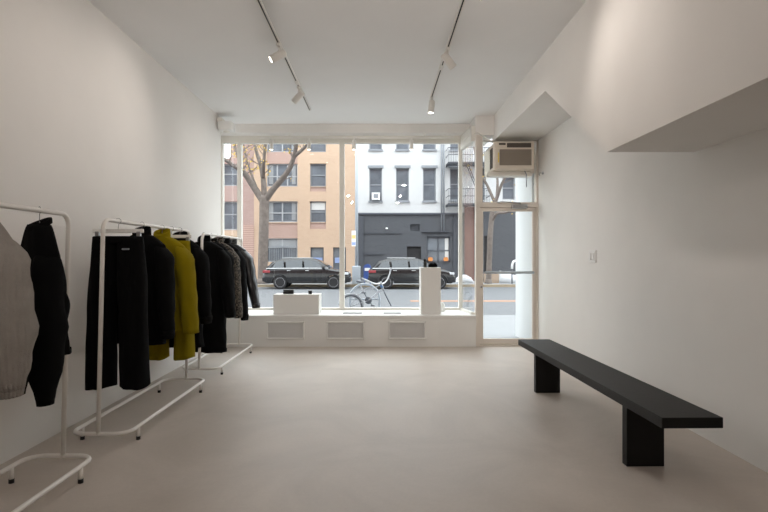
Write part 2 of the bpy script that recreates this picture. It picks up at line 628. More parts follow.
for (a, b) in ((266.6, 304.6), (326.3, 364.6), (388.2, 426)):
    g = MB()
    x0, x1, z0, z1 = fx(a), fx(b), fz(339.3), fz(321.3)
    t = 0.022
    for q in ((x0, x1, z1 - t, z1), (x0, x1, z0, z0 + t), (x0, x0 + t, z0, z1), (x1 - t, x1, z0, z1)):
        g.box(q[0], q[1], 7.470, 7.505, q[2], q[3], 0.004)
    gf = g.build('grille_frame', 'platform', pl)
    MB().box(x0 + t - .004, x1 - t + .004, 7.492, 7.502, z0 + t - .004, z1 - t + .004).build('grille_mesh', 'grille', gf)
MB().box(fx(438), fx(462), 7.494, 7.505, fz(339), fz(319.5), 0.002).build('access_panel', 'platform', pl)
for (a, b) in ((343, 362), (383.5, 401)):
    Y0, Y1 = 7.72, 7.86
    x0, x1 = (a - VX) * 7.75 / F, (b - VX) * 7.75 / F
    MB().box(x0, x1, Y0, Y1, PZ - 0.005, PZ + 0.006, 0.002).build('floor_register', 'topgrille', pl)

# plinths on the platform
pY = 7.62
o = MB().box(-1.575, -0.892, pY, pY + 0.32, PZ, 0.757, 0.004).build('display_plinth', 'plinth', None, (-1.23, pY + 0.16, PZ))
tag(o, 'low wide white plinth box on the left of the window platform', 'plinth')
o = MB().box(0.624, 0.921, pY, pY + 0.30, PZ, 1.159, 0.004).build('display_plinth', 'plinth', None, (0.77, pY + 0.15, PZ))
tag(o, 'tall narrow white plinth standing near the door end of the platform', 'plinth')


def small_item(name, label, cat, parts, loc):
    r = thing(name, label, cat, loc)
    for n, m, mb in parts:
        mb.build(n, m, r)
    return r


# items: black case and cube on the low plinth; bottle and black bag on the tall one
yb = 7.72
bx0, bx1 = (283 - VX) * yb / F, (293.3 - VX) * yb / F
small_item('eyewear_case', 'flat black case lying on the low wide plinth', 'case', [
    ('case_body', 'black', MB().box(bx0, bx1, yb, yb + 0.09, 0.757, 0.80, 0.008)),
    ('case_lid', 'black', MB().box(bx0, bx1, yb, yb + 0.09, 0.802, 0.822, 0.008)),
], ((bx0 + bx1) / 2, yb + 0.045, 0.757))
cx0, cx1 = (308.3 - VX) * yb / F, (311.8 - VX) * yb / F
small_item('candle_jar', 'small black square jar on the low wide plinth', 'jar', [
    ('jar_body', 'black', MB().box(cx0, cx1, yb, yb + 0.05, 0.757, 0.79, 0.005)),
    ('lid', 'black', MB().box(cx0 - .001, cx1 + .001, yb - .001, yb + 0.051, 0.791, 0.806, 0.003)),
], ((cx0 + cx1) / 2, yb + 0.025, 0.757))
tb = ((425.2 - VX) * yb / F, yb + 0.03)
small_item('fragrance_bottle', 'slim black cylindrical bottle on the tall plinth', 'bottle', [
    ('bottle_body', 'black', MB().lathe([(0.0, 1.159), (0.024, 1.159), (0.026, 1.163), (0.026, 1.235), (0.024, 1.24), (0, 1.24)], (tb[0], tb[1], 0))),
    ('cap', 'black', MB().lathe([(0.0, 1.241), (0.022, 1.241), (0.022, 1.282), (0.02, 1.287), (0, 1.287)], (tb[0], tb[1], 0))),
], (tb[0], tb[1], 1.159))
hx0, hx1 = (428.6 - VX) * yb / F, (437.6 - VX) * yb / F
hb = MB()
hb.prism([(hx0, 1.16), (hx1, 1.16), (hx1 - .006, 1.206), (hx1 - .03, 1.222), (hx0 + .03, 1.222), (hx0 + .004, 1.206)], yb, yb + 0.1, 'Y', 0.006)
hh = MB().tube([(hx0 + .035, yb + .05, 1.218), (hx0 + .045, yb + .05, 1.238), (hx1 - .045, yb + .05, 1.238), (hx1 - .035, yb + .05, 1.218)], 0.005, 8)
small_item('clutch_bag', 'small black bag with short handle on the tall plinth', 'bag', [('bag_body', 'blackcloth', hb), ('handle', 'black', hh)], ((hx0 + hx1) / 2, yb + 0.05, 1.16))
kb = MB().lathe([(0, 0), (0.05, 0), (0.055, 0.02), (0.05, 0.1), (0.035, 0.14), (0.02, 0.15), (0, 0.15)], ((441.8 - VX) * 8.0 / F, 8.02, PZ))
o = kb.build('door_stop', 'platform', None, ((441.8 - VX) * 8.0 / F, 8.02, PZ), smooth=True)
tag(o, 'small white rounded object tucked behind the tall plinth', 'doorstop')

# ------------------------------------------------------------------ bench
bn = thing('bench', 'long low black wooden bench beside the right wall', 'bench', (1.645, 4.04, 0), math.radians(1.1))
bt = MB().box(-0.165, 0.165, -1.315, 1.315, 0.392, 0.45, 0.003)
bt.build('seat', 'bench', bn, local=True)
for y in (-0.82, 0.92):
    MB().box(-0.118, 0.118, y - 0.03, y + 0.03, 0.0, 0.392, 0.003).build('leg', 'bench', bn, local=True)

# ------------------------------------------------------------------ clothes racks
RL = 1.60    # length
def arc(cx, cy, r, a0, a1, n=6):
    return [(cx + r * math.cos(a0 + (a1 - a0) * i / n), cy + r * math.sin(a0 + (a1 - a0) * i / n)) for i in range(n + 1)]


LEAN = 0.035


def make_rack():
    r = thing('clothes_rack', '-', 'clothes rack', (0, 0, 0), group='white clothes racks along the left wall')
    h = RL / 2
    top, rt = 1.58 - 0.015, 0.07
    pts = [(0, -h, 0.095)] + [(0, y, z) for y, z in arc(-h + rt, top - rt, rt, PI, PI / 2)] + [(0, y, z) for y, z in arc(h - rt, top - rt, rt, PI / 2, 0)] + [(0, h, 0.095)]
    pts = [(LEAN * (z - 0.095) / 1.47, y, z) for x, y, z in pts]
    MB().tube(pts, 0.0145, 14).build('hanging_frame', 'rackwhite', r, local=True)
    w, rr = 0.20, 0.10
    loop = arc(w - rr, h - rr, rr, 0, PI / 2) + arc(-w + rr, h - rr, rr, PI / 2, PI) + arc(-w + rr, -h + rr, rr, PI, 1.5 * PI) + arc(w - rr, -h + rr, rr, 1.5 * PI, 2 * PI)
    MB().tube([(x, y, 0.095) for x, y in loop], 0.0135, 12, closed=True).build('base_frame', 'rackwhite', r, local=True)
    for sx in (-1, 1):
        for sy in (-1, 1):
            f = MB().cyl((sx * w, sy * (h - 0.16), 0.022), (sx * w, sy * (h - 0.16), 0.09), 0.0125, seg=12).build('foot', 'rackwhite', r, local=True)
            MB().cyl((sx * w, sy * (h - 0.16), 0.0), (sx * w, sy * (h - 0.16), 0.024), 0.0145, seg=12).build('rubber_cap', 'rubber', f, local=True)
    return r


RX = -1.925
rack1 = make_rack()
rack1.location = (RX, 3.12 - RL / 2, 0)
rack1['label'] = 'white metal clothes rack closest to the camera, holding the grey cardigan'
rack2 = copy_tree(rack1)
rack2.location = (RX, 3.51 + RL / 2, 0)
rack2['label'] = 'white metal clothes rack in the middle, holding the mustard jacket'
rack3 = copy_tree(rack1)
rack3.location = (RX - 0.03, 5.56 + RL / 2, 0)
rack3['label'] = 'white metal clothes rack by the window, holding the leather jacket'
BARZ = 1.58 - 0.015


# hangers: origin on the bar centre
def make_hanger(kind):
    r = thing('coat_hanger', '-', 'hanger', (0, 0, 0), group='white hangers on the racks')
    hk = [(0.0, 0, -0.118), (0.0, 0, -0.055)]
    hk += [(0.021 * math.cos(a), 0, -0.0035 + 0.021 * math.sin(a)) for a in [math.radians(-80 + 25 * i) for i in range(11)]]
    hk[1] = (0.001, 0, -0.05)
    if kind == 'clip':
        hk[0] = (0.0, 0, -0.062)
    MB().tube(hk, 0.0022, 8).build('hook', 'chrome', r, local=True)
    if kind == 'shoulder':
        pts, rad = [], []
        for i in range(-10, 11):
            t = i / 10
            pts.append((t * 0.165, 0, -0.118 - 0.060 * abs(t) ** 1.3))
            rad.append(0.013 - 0.004 * abs(t))
        MB().tube(pts, 0.012, 10, rad=rad).build('shoulder_bar', 'hangwhite', r, local=True)
        MB().tube([(-0.14, 0, -0.165), (0.14, 0, -0.165)], 0.0055, 8).build('lower_bar', 'hangwhite', r, local=True)
    else:
        MB().box(-0.185, 0.185, -0.007, 0.007, -0.088, -0.060, 0.003).build('bar', 'hangwhite', r, local=True)
        for s in (-1, 1):
            c = MB()
            c.box(s * 0.15 - 0.014, s * 0.15 + 0.014, -0.013, 0.013, -0.150, -0.078, 0.003)
            c.build('clip', 'steel', r, local=True)
    return r


# garments -------------------------------------------------------------
def fold(theta, z, seed, amp, k):
    return amp * (math.sin(k * theta + seed + 1.7 * math.sin(2.3 * z + seed)) + 0.5 * math.sin((2 * k + 1) * theta + 2.1 * seed + 3 * z))


def garment(name, label, cat, m, S=0.205, length=0.70, hem=0.22, hd=0.085, slen=0.60, sr=((0, .075), (.5, .068), (1, .05)), sang=0.10,
            seed=1.0, folds=0.010, collar='stand', hood=False, cuff=True, neck=-0.085, bow=0.0, group='clothes on the racks', zip_m=None, pocket=False, sslope=0.085, ribs=0):
    r = thing(name, label, cat, (0, 0, 0), group=group)
    prof = []
    # neck to shoulder
    for i in range(7):
        t = i / 6
        prof.append((neck - sslope * (t ** 1.25), 0.068 + (S - 0.068) * t ** 0.9, 0.050 + 0.022 * t))
    zs = neck - sslope
    nrow = 26
    for i in range(1, nrow + 1):
        t = i / nrow
        hw = S + (hem - S) * t + 0.008 * math.sin(t * 5 + seed)
        d = 0.072 + (hd - 0.072) * min(1, t * 2.2)
        prof.append((zs - (length - sslope) * t, hw, d))
    N = ribs * 4 if ribs else 56
    rings = []
    for j, (z, hw, d) in enumerate(prof):
        tt = max(0, min(1, (neck - z - 0.08) / length))
        ring = []
        for k in range(N):
            a = 2 * PI * k / N
            ca, sa = math.cos(a), math.sin(a)
            e = 0.8
            x = hw * math.copysign(abs(ca) ** e, ca)
            y = d * math.copysign(abs(sa) ** e, sa)
            f = fold(a, z * 6, seed, folds * (0.15 + 1.5 * tt), 5)
            nv = noise.noise(Vector((x * 7 + seed * 3, y * 7, z * 5))) * folds * 1.6 * min(1, tt * 3 + .2)
            ln = math.hypot(x, y) + 1e-6
            y2 = y + (f + nv) * (y / ln + (0.4 if sa > 0 else -0.4)) * (1 - abs(ca) ** 6)
            x2 = x + (f * 0.3) * x / ln
            if ribs:
                q = 0.0035 * (1 if k % 4 in (0, 1) else -1)
                x2 += q * x / ln
                y2 += q * y / ln
            zz = z
            if j == len(prof) - 1:
                zz += 0.006 * math.sin(3 * a + seed)
            ring.append((x2, y2 + bow * tt, zz))
        rings.append(ring)
    body = MB()
    body.rings(rings, closed_ends=True)
    body.build('body', m, r, local=True)
    # hem band
    hb = MB()
    zb = prof[-1][0]
    last = rings[-1]
    hb.rings([[(p[0] * 1.02, p[1] * 1.02, zb + dzz) for p in last] for dzz in (0.03, 0.0, -0.002)], closed_ends=False)
    hb.build('hem', m, r, local=True)
    for s in (-1, 1):
        n = 18
        ex_ = max(0, sslope - 0.085)
        base = Vector((s * (S - 0.045 - 0.35 * ex_), 0, zs + 0.02 + 0.55 * ex_))
        rr = []
        for i in range(n + 1):
            t = i / n
            # radius interpolation
            for (t0, r0), (t1, r1) in zip(sr, sr[1:]):
                if t0 <= t <= t1 + 1e-6:
                    u = (t - t0) / (t1 - t0)
                    u = u * u * (3 - 2 * u)
                    rad = r0 + (r1 - r0) * u
                    break
            rad *= min(1, 0.30 + (t / 0.13) ** 0.6 * 0.70)
            ang = sang * (1.5 - t) + (0.45 * max(0, 0.12 - t) / 0.12)
            cx = base.x + s * (math.sin(sang) * slen * t + 0.045 * min(1, t / 0.15))
            cy = -0.045 * math.sin(PI * t * 0.55) * (1 if seed % 2 < 1 else 0.4)
            cz = base.z - slen * t
            ring = []
            NS = 88 if ribs else 24
            for k in range(NS):
                a = 2 * PI * k / NS
                wr = 0.09 * noise.noise(Vector((math.cos(a) * 2 + seed, math.sin(a) * 2 + s * 5, t * 7 + seed))) + 0.05 * math.sin(t * 26 + 2 * a + seed) * (1 if 0.2 < t < 0.9 else 0.3)
                if ribs:
                    wr += 0.035 * (1 if k % 4 in (0, 1) else -1)
                rx = rad * 0.82 * (1 + wr)
                ry = rad * 1.1 * (1 + wr)
                ring.append((cx + rx * math.cos(a), cy + ry * math.sin(a), cz + rx * math.cos(a) * s * -0.5 * max(0, 1 - t * 5)))
            rr.append(ring)
        sl = MB()
        sl.rings(rr, closed_ends=True)
        so = sl.build('sleeve', m, r, local=True)
        if cuff:
            c = MB()
            e = rr[-1]
            cen = Vector((sum(p[0] for p in e) / len(e), sum(p[1] for p in e) / len(e), e[0][2]))
            c.rings([[(cen.x + (p[0] - cen.x) * q, cen.y + (p[1] - cen.y) * q, cen.z + hzz) for p in e] for q, hzz in ((1.04, 0.035), (0.98, 0.0), (0.90, -0.03), (0.80, -0.032))], closed_ends=True)
            c.build('cuff', m, so, local=True)
    if collar:
        c = MB()
        hgt = {'stand': 0.045, 'crew': 0.018, 'shirt': 0.05, 'big': 0.075}[collar]
        rg = []
        for q, hz in ((1.05, -0.012), (1.04, hgt * 0.6), (0.98, hgt), (0.86, hgt * 0.95), (0.80, 0.0)):
            rg.append([(0.072 * q * math.cos(2 * PI * k / 28), 0.056 * q * math.sin(2 * PI * k / 28), neck + hz + (0.028 * (math.sin(2 * PI * k / 28)) if True else 0)) for k in range(28)])
        c.rings(rg, closed_ends=False)
        c.build('collar', m, r, local=True)
    if hood:
        c = MB()
        rg = []
        for i in range(9):
            t = i / 8
            q = math.sin(PI * (0.12 + 0.86 * t))
            rg.append([(0.115 * q * math.cos(2 * PI * k / 24), 0.06 + 0.065 * q * math.sin(2 * PI * k / 24), neck + 0.02 - 0.20 * t) for k in range(24)])
        c.rings(rg)
        c.build('hood', m, r, local=True)
    if zip_m:
        z = MB()
        z.box(-0.008, 0.008, -hd - 0.022, -hd - 0.008, neck - length + 0.02, neck - 0.07, 0.002)
        z.build('placket', zip_m, r, local=True)
    if pocket:
        for s in (-1, 1):
            q = MB().box(s * 0.11 - 0.06, s * 0.11 + 0.06, -hd - 0.02, -hd - 0.004, neck - length * 0.86, neck - length * 0.66, 0.005)
            q.build('pocket', m, r, local=True)
    return r


def trousers(name, label, m, W=0.195, top=-0.118, length=1.10, crotch=0.32, hem=0.088, knee=0.088, seed=1.0, gap=0.02, group='clothes on the racks', mark=False):
    r = thing(name, label, 'trousers', (0, 0, 0), group=group)
    for s in (-1, 1):
        rings = []
        n = 30
        for i in range(n + 1):
            t = i / n
            z = top - length * t
            dcr = (length * t) / (crotch)
            d = 0.055 + 0.03 * min(1, dcr)
            if dcr < 1:
                out = W * (1 + 0.14 * dcr)
                inn = 0.0
            else:
                u = (length * t - crotch) / (length - crotch)
                out0 = W * 1.14
                inn = gap * min(1, u * 4)
                out = out0 + u * 0.02 + (hem - knee) * u
                d = 0.085 + 0.01 * u
            ring = []
            c, hw = (out + inn) / 2, (out - inn) / 2
            for k in range(30):
                a = 2 * PI * k / 30
                ca, sa = math.cos(a), math.sin(a)
                ex = 0.62 if dcr < 1 else 0.8
                x = c + hw * math.copysign(abs(ca) ** ex, ca)
                y = d * math.copysign(abs(sa) ** 0.85, sa)
                y += 0.010 * math.sin(7 * x * 10 + 4 * t + seed) * min(1, t * 2) * (1 if sa < 0 else 0.6)
                y += 0.012 * noise.noise(Vector((x * 9 * s + seed, y * 6, z * 5)))
                zz = z + (0.008 * math.sin(2 * a + seed) if i == n else 0)
                ring.append((s * x, y, zz))
            rings.append(ring)
        b = MB()
        b.rings(rings)
        b.build('trouser_leg', m, r, local=True)
    wb = MB()
    rg = []
    for q, z in ((0.98, top + 0.005), (1.02, top + 0.002), (1.02, top - 0.04), (0.99, top - 0.045)):
        rg.append([(W * q * math.copysign(abs(math.cos(2 * PI * k / 36)) ** 0.7, math.cos(2 * PI * k / 36)), 0.058 * q * math.copysign(abs(math.sin(2 * PI * k / 36)) ** 0.85, math.sin(2 * PI * k / 36)), z) for k in range(36)])
    wb.rings(rg)
    wb.build('waistband', m, r, local=True)
    if mark:
        lb = MB()
        lb.box(0.075, 0.125, -0.098, -0.088, top - 0.095, top - 0.083, 0.002)
        o = lb.build('stitched_mark', 'greytrim', r, local=True)
        o['label'] = 'tiny pale stitched mark'
    return r


shoulder0 = make_hanger('shoulder')
clip0 = make_hanger('clip')
used = set()


def put(g, y, rz, hanger, hlabel, x=RX, hw=1.0):
    x += LEAN
    g.location = (x, y, BARZ + 0.005)
    g.rotation_euler = (0, 0, rz)
    src = shoulder0 if hanger == 's' else clip0
    if hanger in used:
        h = copy_tree(src)
    else:
        h = src
        used.add(hanger)
    h.location = (x, y, BARZ + 0.005)
    h.rotation_euler = (0, 0, rz)
    h.scale = (hw, 1, 1)
    h['label'] = hlabel


R = math.radians
# rack 1
g = garment('knit_cardigan', 'chunky pale grey rib-knit cardigan at the photo\'s left edge', 'cardigan', 'knit', S=0.205, length=0.79, hem=0.20, hd=0.11, slen=0.70,
            sr=((0, .085), (.35, .095), (.62, .115), (.85, .085), (1, .06)), sang=0.09, seed=2.3, folds=0.012, collar='big', sslope=0.13, neck=-0.075, ribs=46)
put(g, 2.40, R(-14), 's', 'white hanger holding the grey cardigan', hw=0.75)
g = garment('black_sweater', 'black balloon-sleeve sweater hung beside the grey cardigan', 'sweater', 'blackcloth', S=0.155, length=0.72, hem=0.155, hd=0.12, slen=0.83,
            sr=((0, .065), (.3, .075), (.55, .10), (.82, .08), (1, .042)), sang=0.06, seed=4.1, folds=0.012, collar='crew', sslope=0.17)
put(g, 2.85, R(-34), 's', 'white hanger holding the black balloon-sleeve sweater', hw=0.5)
# rack 2
g = trousers('black_trousers', 'black flared trousers clipped up by the waist at the near end of the middle rack', 'blackcloth2', W=0.176, length=1.08, seed=0.6, gap=0.022, mark=True)
put(g, 3.71, R(0), 'c', 'flat white clip hanger holding the black trousers')
g = garment('black_jacket', 'black jacket between the black trousers and the mustard clothes', 'jacket', 'blackcloth', S=0.20, length=0.86, hem=0.20, hd=0.095, slen=0.72,
            sr=((0, .078), (.5, .075), (1, .06)), sang=0.06, seed=1.2, collar='stand')
put(g, 4.08, R(-12), 's', 'white hanger in the black jacket beside the black trousers')
g = trousers('mustard_trousers', 'mustard yellow trousers hanging between the black and mustard jackets', 'mustard', W=0.165, length=1.06, hem=0.085, seed=2.2, gap=0.03)
put(g, 4.66, R(0), 'c', 'flat white clip hanger holding the mustard trousers')
g = garment('mustard_jacket', 'mustard yellow boxy jacket on the middle rack', 'jacket', 'mustard', S=0.215, length=0.80, hem=0.215, hd=0.10, slen=0.76,
            sr=((0, .088), (.5, .085), (1, .075)), sang=0.10, seed=3.4, collar='shirt', pocket=False, folds=0.009, cuff=False)
put(g, 4.46, R(-12), 's', 'white hanger in the mustard jacket')
g = garment('black_coat', 'long black coat behind the mustard jacket at the far end of the middle rack', 'coat', 'blackcloth', S=0.21, length=1.02, hem=0.23, hd=0.10, slen=0.70,
            sr=((0, .078), (.5, .075), (1, .06)), sang=0.10, seed=5.2, collar='stand')
put(g, 4.86, R(-10), 's', 'white hanger in the black coat behind the mustard jacket')
# rack 3
x3 = RX - 0.065
g = garment('black_overcoat', 'very long black overcoat at the near end of the rack by the window', 'coat', 'blackcloth2', S=0.235, length=1.22, hem=0.27, hd=0.11, slen=0.74,
            sr=((0, .082), (.5, .082), (1, .066)), sang=0.15, seed=6.3, collar='shirt')
put(g, 5.72, R(-12), 's', 'white hanger in the long black overcoat', x3)
g = garment('black_cardigan', 'black cardigan hidden between the long overcoat and the speckled jacket', 'cardigan', 'blackcloth', S=0.20, length=0.85, hem=0.20, hd=0.09, slen=0.66,
            sr=((0, .075), (.5, .07), (1, .055)), sang=0.08, seed=7.7, collar='crew')
put(g, 5.96, R(-8), 's', 'white hanger in the black cardigan behind the long overcoat', x3)
g = garment('speckled_jacket', 'speckled black and cream jacket on the rack by the window', 'jacket', 'speckle', S=0.215, length=0.85, hem=0.22, hd=0.09, slen=0.80,
            sr=((0, .08), (.5, .075), (1, .062)), sang=0.11, seed=2.9, collar='shirt')
put(g, 6.20, R(-14), 's', 'white hanger in the speckled jacket', x3)
g = garment('black_blazer', 'black blazer between the speckled jacket and the leather jacket', 'jacket', 'blackcloth2', S=0.21, length=0.72, hem=0.205, hd=0.09, slen=0.86,
            sr=((0, .08), (.5, .07), (1, .055)), sang=0.12, seed=9.1, collar='shirt')
put(g, 6.48, R(-20), 's', 'white hanger in the black blazer', x3)
g = garment('leather_jacket', 'shiny black leather jacket closest to the shop window', 'jacket', 'leather', S=0.215, length=0.70, hem=0.19, hd=0.09, slen=0.74,
            sr=((0, .088), (.5, .08), (1, .06)), sang=0.22, seed=3.9, collar='stand', folds=0.014, zip_m='steel')
put(g, 6.80, R(-18), 's', 'white hanger in the shiny leather jacket', x3)

# ------------------------------------------------------------------ track lights
def track(label, x, y0, y1, gaps):
    t = thing('lighting_track', label, 'lighting track', (x, (y0 + y1) / 2, ZC), group='ceiling lighting tracks')
    MB().box(x - 0.018, x + 0.018, y0, y1, ZC - 0.020, ZC, 0.002).build('rail', 'lampwhite', t)
    ys = [y0 + 0.02]
    for g in gaps:
        ys += [g - 0.09, g + 0.09]
    ys += [y1 - 0.02]
    s = MB()
    for a, b in zip(ys[::2], ys[1::2]):
        if b > a:
            s.box(x - 0.0055, x + 0.0055, a, b, ZC - 0.0215, ZC - 0.010)
    s.build('slot', 'slot', t)
    return t


lt = track('white ceiling track with dark slot above the clothes racks', -0.98, -3.0, 7.26, (4.5, 5.08, 6.10, 6.30, 3.4, 2.7, 0.4, -1.6))
rt_ = track('white ceiling track with dark slot nearer the bench', 0.685, -3.0, 6.84, (5.18, 5.62, 6.74, 3.8, 2.7, 0.4, -1.6))


def joiner(x, y, parent):
    m = MB()
    m.box(x - 0.021, x + 0.021, y - 0.07, y + 0.07, ZC - 0.024, ZC - 0.001, 0.003)
    m.cyl((x, y, ZC - 0.03), (x, y, ZC - 0.02), 0.02)
    m.build('joiner', 'lampwhite', parent)


joiner(-0.98, 6.11, lt)
joiner(0.685, 5.62, rt_)


def spot_head(label, x, y, d, power, ang=60, blend=0.6, group='track spotlights', warm=(1.0, 0.90, 0.83)):
    r = thing('track_spotlight', label, 'spotlight', (x, y, ZC - 0.02), group=group)
    MB().box(x - 0.016, x + 0.016, y - 0.06, y + 0.06, ZC - 0.048, ZC - 0.0205, 0.003).build('adapter', 'lampwhite', r)
    MB().cyl((x, y, ZC - 0.10), (x, y, ZC - 0.045), 0.010).build('stem', 'lampwhite', r)
    piv = Vector((x, y, ZC - 0.125))
    d = Vector(d).normalized()
    q = d.to_track_quat('Z', 'Y').to_matrix().to_4x4()
    mt = Matrix.Translation(piv) @ q
    b = MB()
    b.lathe([(0.0, -0.07), (0.030, -0.07), (0.038, -0.062), (0.040, -0.05), (0.040, 0.098), (0.036, 0.1), (0.036, 0.088), (0.0, 0.088)], mtx=mt)
    bo = b.build('lamp_body', 'lampwhite', r)
    l = MB().lathe([(0.0, 0.0885), (0.034, 0.0885), (0.034, 0.0915), (0, 0.0915)], mtx=mt)
    l.build('lens', 'lens', bo)
    ld = bpy.data.lights.new('lamp_bulb', 'SPOT')
    ld.energy = power
    ld.color = warm
    ld.spot_size = R(ang)
    ld.spot_blend = blend
    ld.shadow_soft_size = 0.03
    lo = bpy.data.objects.new('lamp_bulb', ld)
    COL.objects.link(lo)
    lo.parent = r
    lo.location = (mt @ Vector((0, 0, 0.105))) - Vector(r.location)
    lo.rotation_euler = (-d).to_track_quat('Z', 'Y').to_euler()
    return r


def track_heads():
    A_ = 95
    spot_head('white spotlight on the track above the racks, its lit lens turned to the wall', -0.98, 5.02, (-1.0, -0.35, -0.65), 22, A_, 1.0)
    spot_head('white spotlight last on the track above the racks, aimed at the clothes', -0.98, 6.28, (-1.0, 0.45, -0.9), 12, A_, 1.0)
    spot_head('white spotlight on the bench-side track, turned to the right wall', 0.685, 5.12, (1.0, 0.5, -1.1), 14, A_, 1.0)
    spot_head('white spotlight pointing straight down at the window end of the bench-side track', 0.685, 6.68, (-0.12, -0.12, -1.0), 14, A_, 1.0)
    spot_head('white spotlight at the top edge of the photo on the bench-side track', 0.685, 3.80, (1.0, -0.30, -0.60), 22, A_, 1.0)
    spot_head('white spotlight above the near clothes rack, out at the top of the photo', -0.98, 3.4, (-1.0, 0.25, -0.8), 14, A_, 1.0)
    spot_head('white fill spotlight added unseen on the racks-side track above the camera', -0.98, 2.7, (0.12, 1.0, -0.22), FRONT_FILL, 110, 1.0)  # unseen pair of heads added to brighten the window end
    spot_head('white fill spotlight added unseen on the bench-side track above the camera', 0.685, 2.7, (-0.05, 1.0, -0.22), FRONT_FILL, 110, 1.0)
    for y in (0.4, -1.6):  # unseen wide floods added to lift the general room light
        spot_head('white fill spotlight added unseen on the racks-side track behind the camera', -0.98, y, (0.15, 1.0, -0.30), REAR_FILL, 140, 1.0)
        spot_head('white fill spotlight added unseen on the bench-side track behind the camera', 0.685, y, (-0.15, 1.0, -0.30), REAR_FILL, 140, 1.0)


FRONT_FILL = 62  # power of the added forward fill heads
REAR_FILL = 34  # power of the added fill floods behind the camera
track_heads()

# short rail with four small lamps inside the window head
wy = 8.12
wr = thing('window_lamp_rail', 'thin white rail across the window head carrying four small lamps', 'lamp rail', (0, wy, 3.2))
rl = MB()
rl.box((259 - VX) * wy / F, (454 - VX) * wy / F, wy - 0.012, wy + 0.012, 3.195, 3.222, 0.002)
rl.build('rail', 'lampwhite', wr)
for px in (290, 425):
    MB().cyl(((px - VX) * wy / F, wy, 3.22), ((px - VX) * wy / F, wy, 3.27), 0.008).build('mount', 'lampwhite', wr)
names = ('first', 'second', 'third', 'fourth')
for i, px in enumerate((271.5, 309, 354, 411.5)):
    x = (px - VX) * wy / F
    h = thing('window_spotlight', 'small white cylinder lamp, %s from the left on the window rail' % names[i], 'spotlight', (x, wy, 3.195), group='small lamps on the window rail')
    MB().lathe([(0, 3.195), (0.012, 3.195), (0.012, 3.17), (0.030, 3.165), (0.030, 3.02), (0.026, 3.018), (0.026, 3.026), (0, 3.026)], (x, wy, 0)).build('lamp_body', 'lampwhite', h)
    MB().lathe([(0, 3.0255), (0.0255, 3.0255), (0.0255, 3.019), (0, 3.019)], (x, wy, 0)).build('lens', 'lens', h)

# ------------------------------------------------------------------ air conditioner, sensor, switch, hook
ac = thing('air_conditioner', 'cream window air conditioner set in the transom above the door', 'air conditioner', (1.92, 7.4, 2.55))
ax0, ax1, az0, az1, ay = 1.632, 2.205, 2.553, 2.955, 7.25
MB().box(ax0 + .012, ax1 - .012, ay + 0.05, 7.98, az0 + .01, az1 - .012, 0.004).build('casing', 'acbody', ac)
f = MB()
f.box(ax0, ax1, ay + 0.02, ay + 0.10, az0, az1, 0.015)
f.box(ax0 + .012, ax1 - .012, ay, ay + 0.03, az0 + .012, az1 - .10, 0.012)
f.build('front_cover', 'acbody', ac)
MB().box(ax0 + 0.075, ax1 - 0.045, ay - 0.004, ay + 0.01, az0 + 0.06, az1 - 0.115, 0.004).build('intake_grille', 'acgrille', ac)
MB().box(ax0 + 0.185, ax1 - 0.045, ay + 0.014, ay + 0.03, az1 - 0.085, az1 - 0.022, 0.003).build('outlet_louver', 'acdark', ac)
kn = MB().cyl((ax0 + 0.205, ay + 0.016, az1 - .06), (ax0 + 0.205, ay - 0.002, az1 - .06), 0.016)
kn.build('knob', 'acdark', ac)
MB().box(ax0 + 0.07, ax0 + 0.165, ay + 0.014, ay + 0.03, az1 - 0.05, az1 - 0.022, 0.002).build('display', 'acdark', ac)
o = MB().box(ax0 + 0.052, ax0 + 0.066, ay - 0.003, ay + 0.01, az0 + 0.10, az0 + 0.24).build('energy_sticker', 'yellowlabel', ac)
o['label'] = 'narrow yellow sticker'
sv = MB()
for i in range(7):
    y = 7.40 + i * 0.024
    sv.box(ax0 + 0.004, ax0 + 0.014, y, y + 0.014, az0 + 0.05, az1 - 0.06)
sv.build('side_louver', 'acdark', ac)
MB().box(1.60, 2.23, 7.44, 7.62, az0 - 0.06, az0 + 0.012, 0.004).build('support_tray', 'frame', ac)
MB().box(ax1 - .005, ax1 + 0.045, 7.42, 7.56, az0 - 0.02, az1 + 0.04, 0.003).build('side_filler', 'doorframe', ac)
cb = MB()
cb.tube([(1.30, 7.9, 3.10), (1.38, 7.70, 3.16), (1.46, 7.53, 3.145), (1.55, 7.50, 3.06), (1.66, 7.46, 2.985), (1.72, 7.44, 2.965), (1.75, 7.44, 2.95)], 0.008, 8)
o = cb.build('power_cord', 'frame', None, (1.46, 7.53, 3.05))
tag(o, 'thin pale cord looping from the window corner to the air conditioner', 'cord')
dh = MB().tube([P(523, 168, 7.43), P(525, 171.5, 7.42), P(526.5, 175, 7.42), P(526.3, 180, 7.43), P(526.5, 187, 7.43)], 0.007, 8)
dh.build('drain_hose', 'greytrim', ac)

sn = thing('wall_siren', 'white rounded sensor box high in the window-side corner of the left wall', 'sensor', (-2.25, 7.55, 3.2))
MB().box(-2.37, -2.14, 7.48, 7.66, 3.17, 3.31, 0.035, 3).build('housing', 'platform', sn)
MB().box(-2.378, -2.30, 7.50, 7.64, 3.30, 3.36, 0.004).build('bracket', 'frame', sn)
MB().lathe([(0, 3.172), (0.05, 3.172), (0.045, 3.155), (0, 3.15)], (-2.25, 7.56, 0)).build('sensor_dome', 'frame', sn)

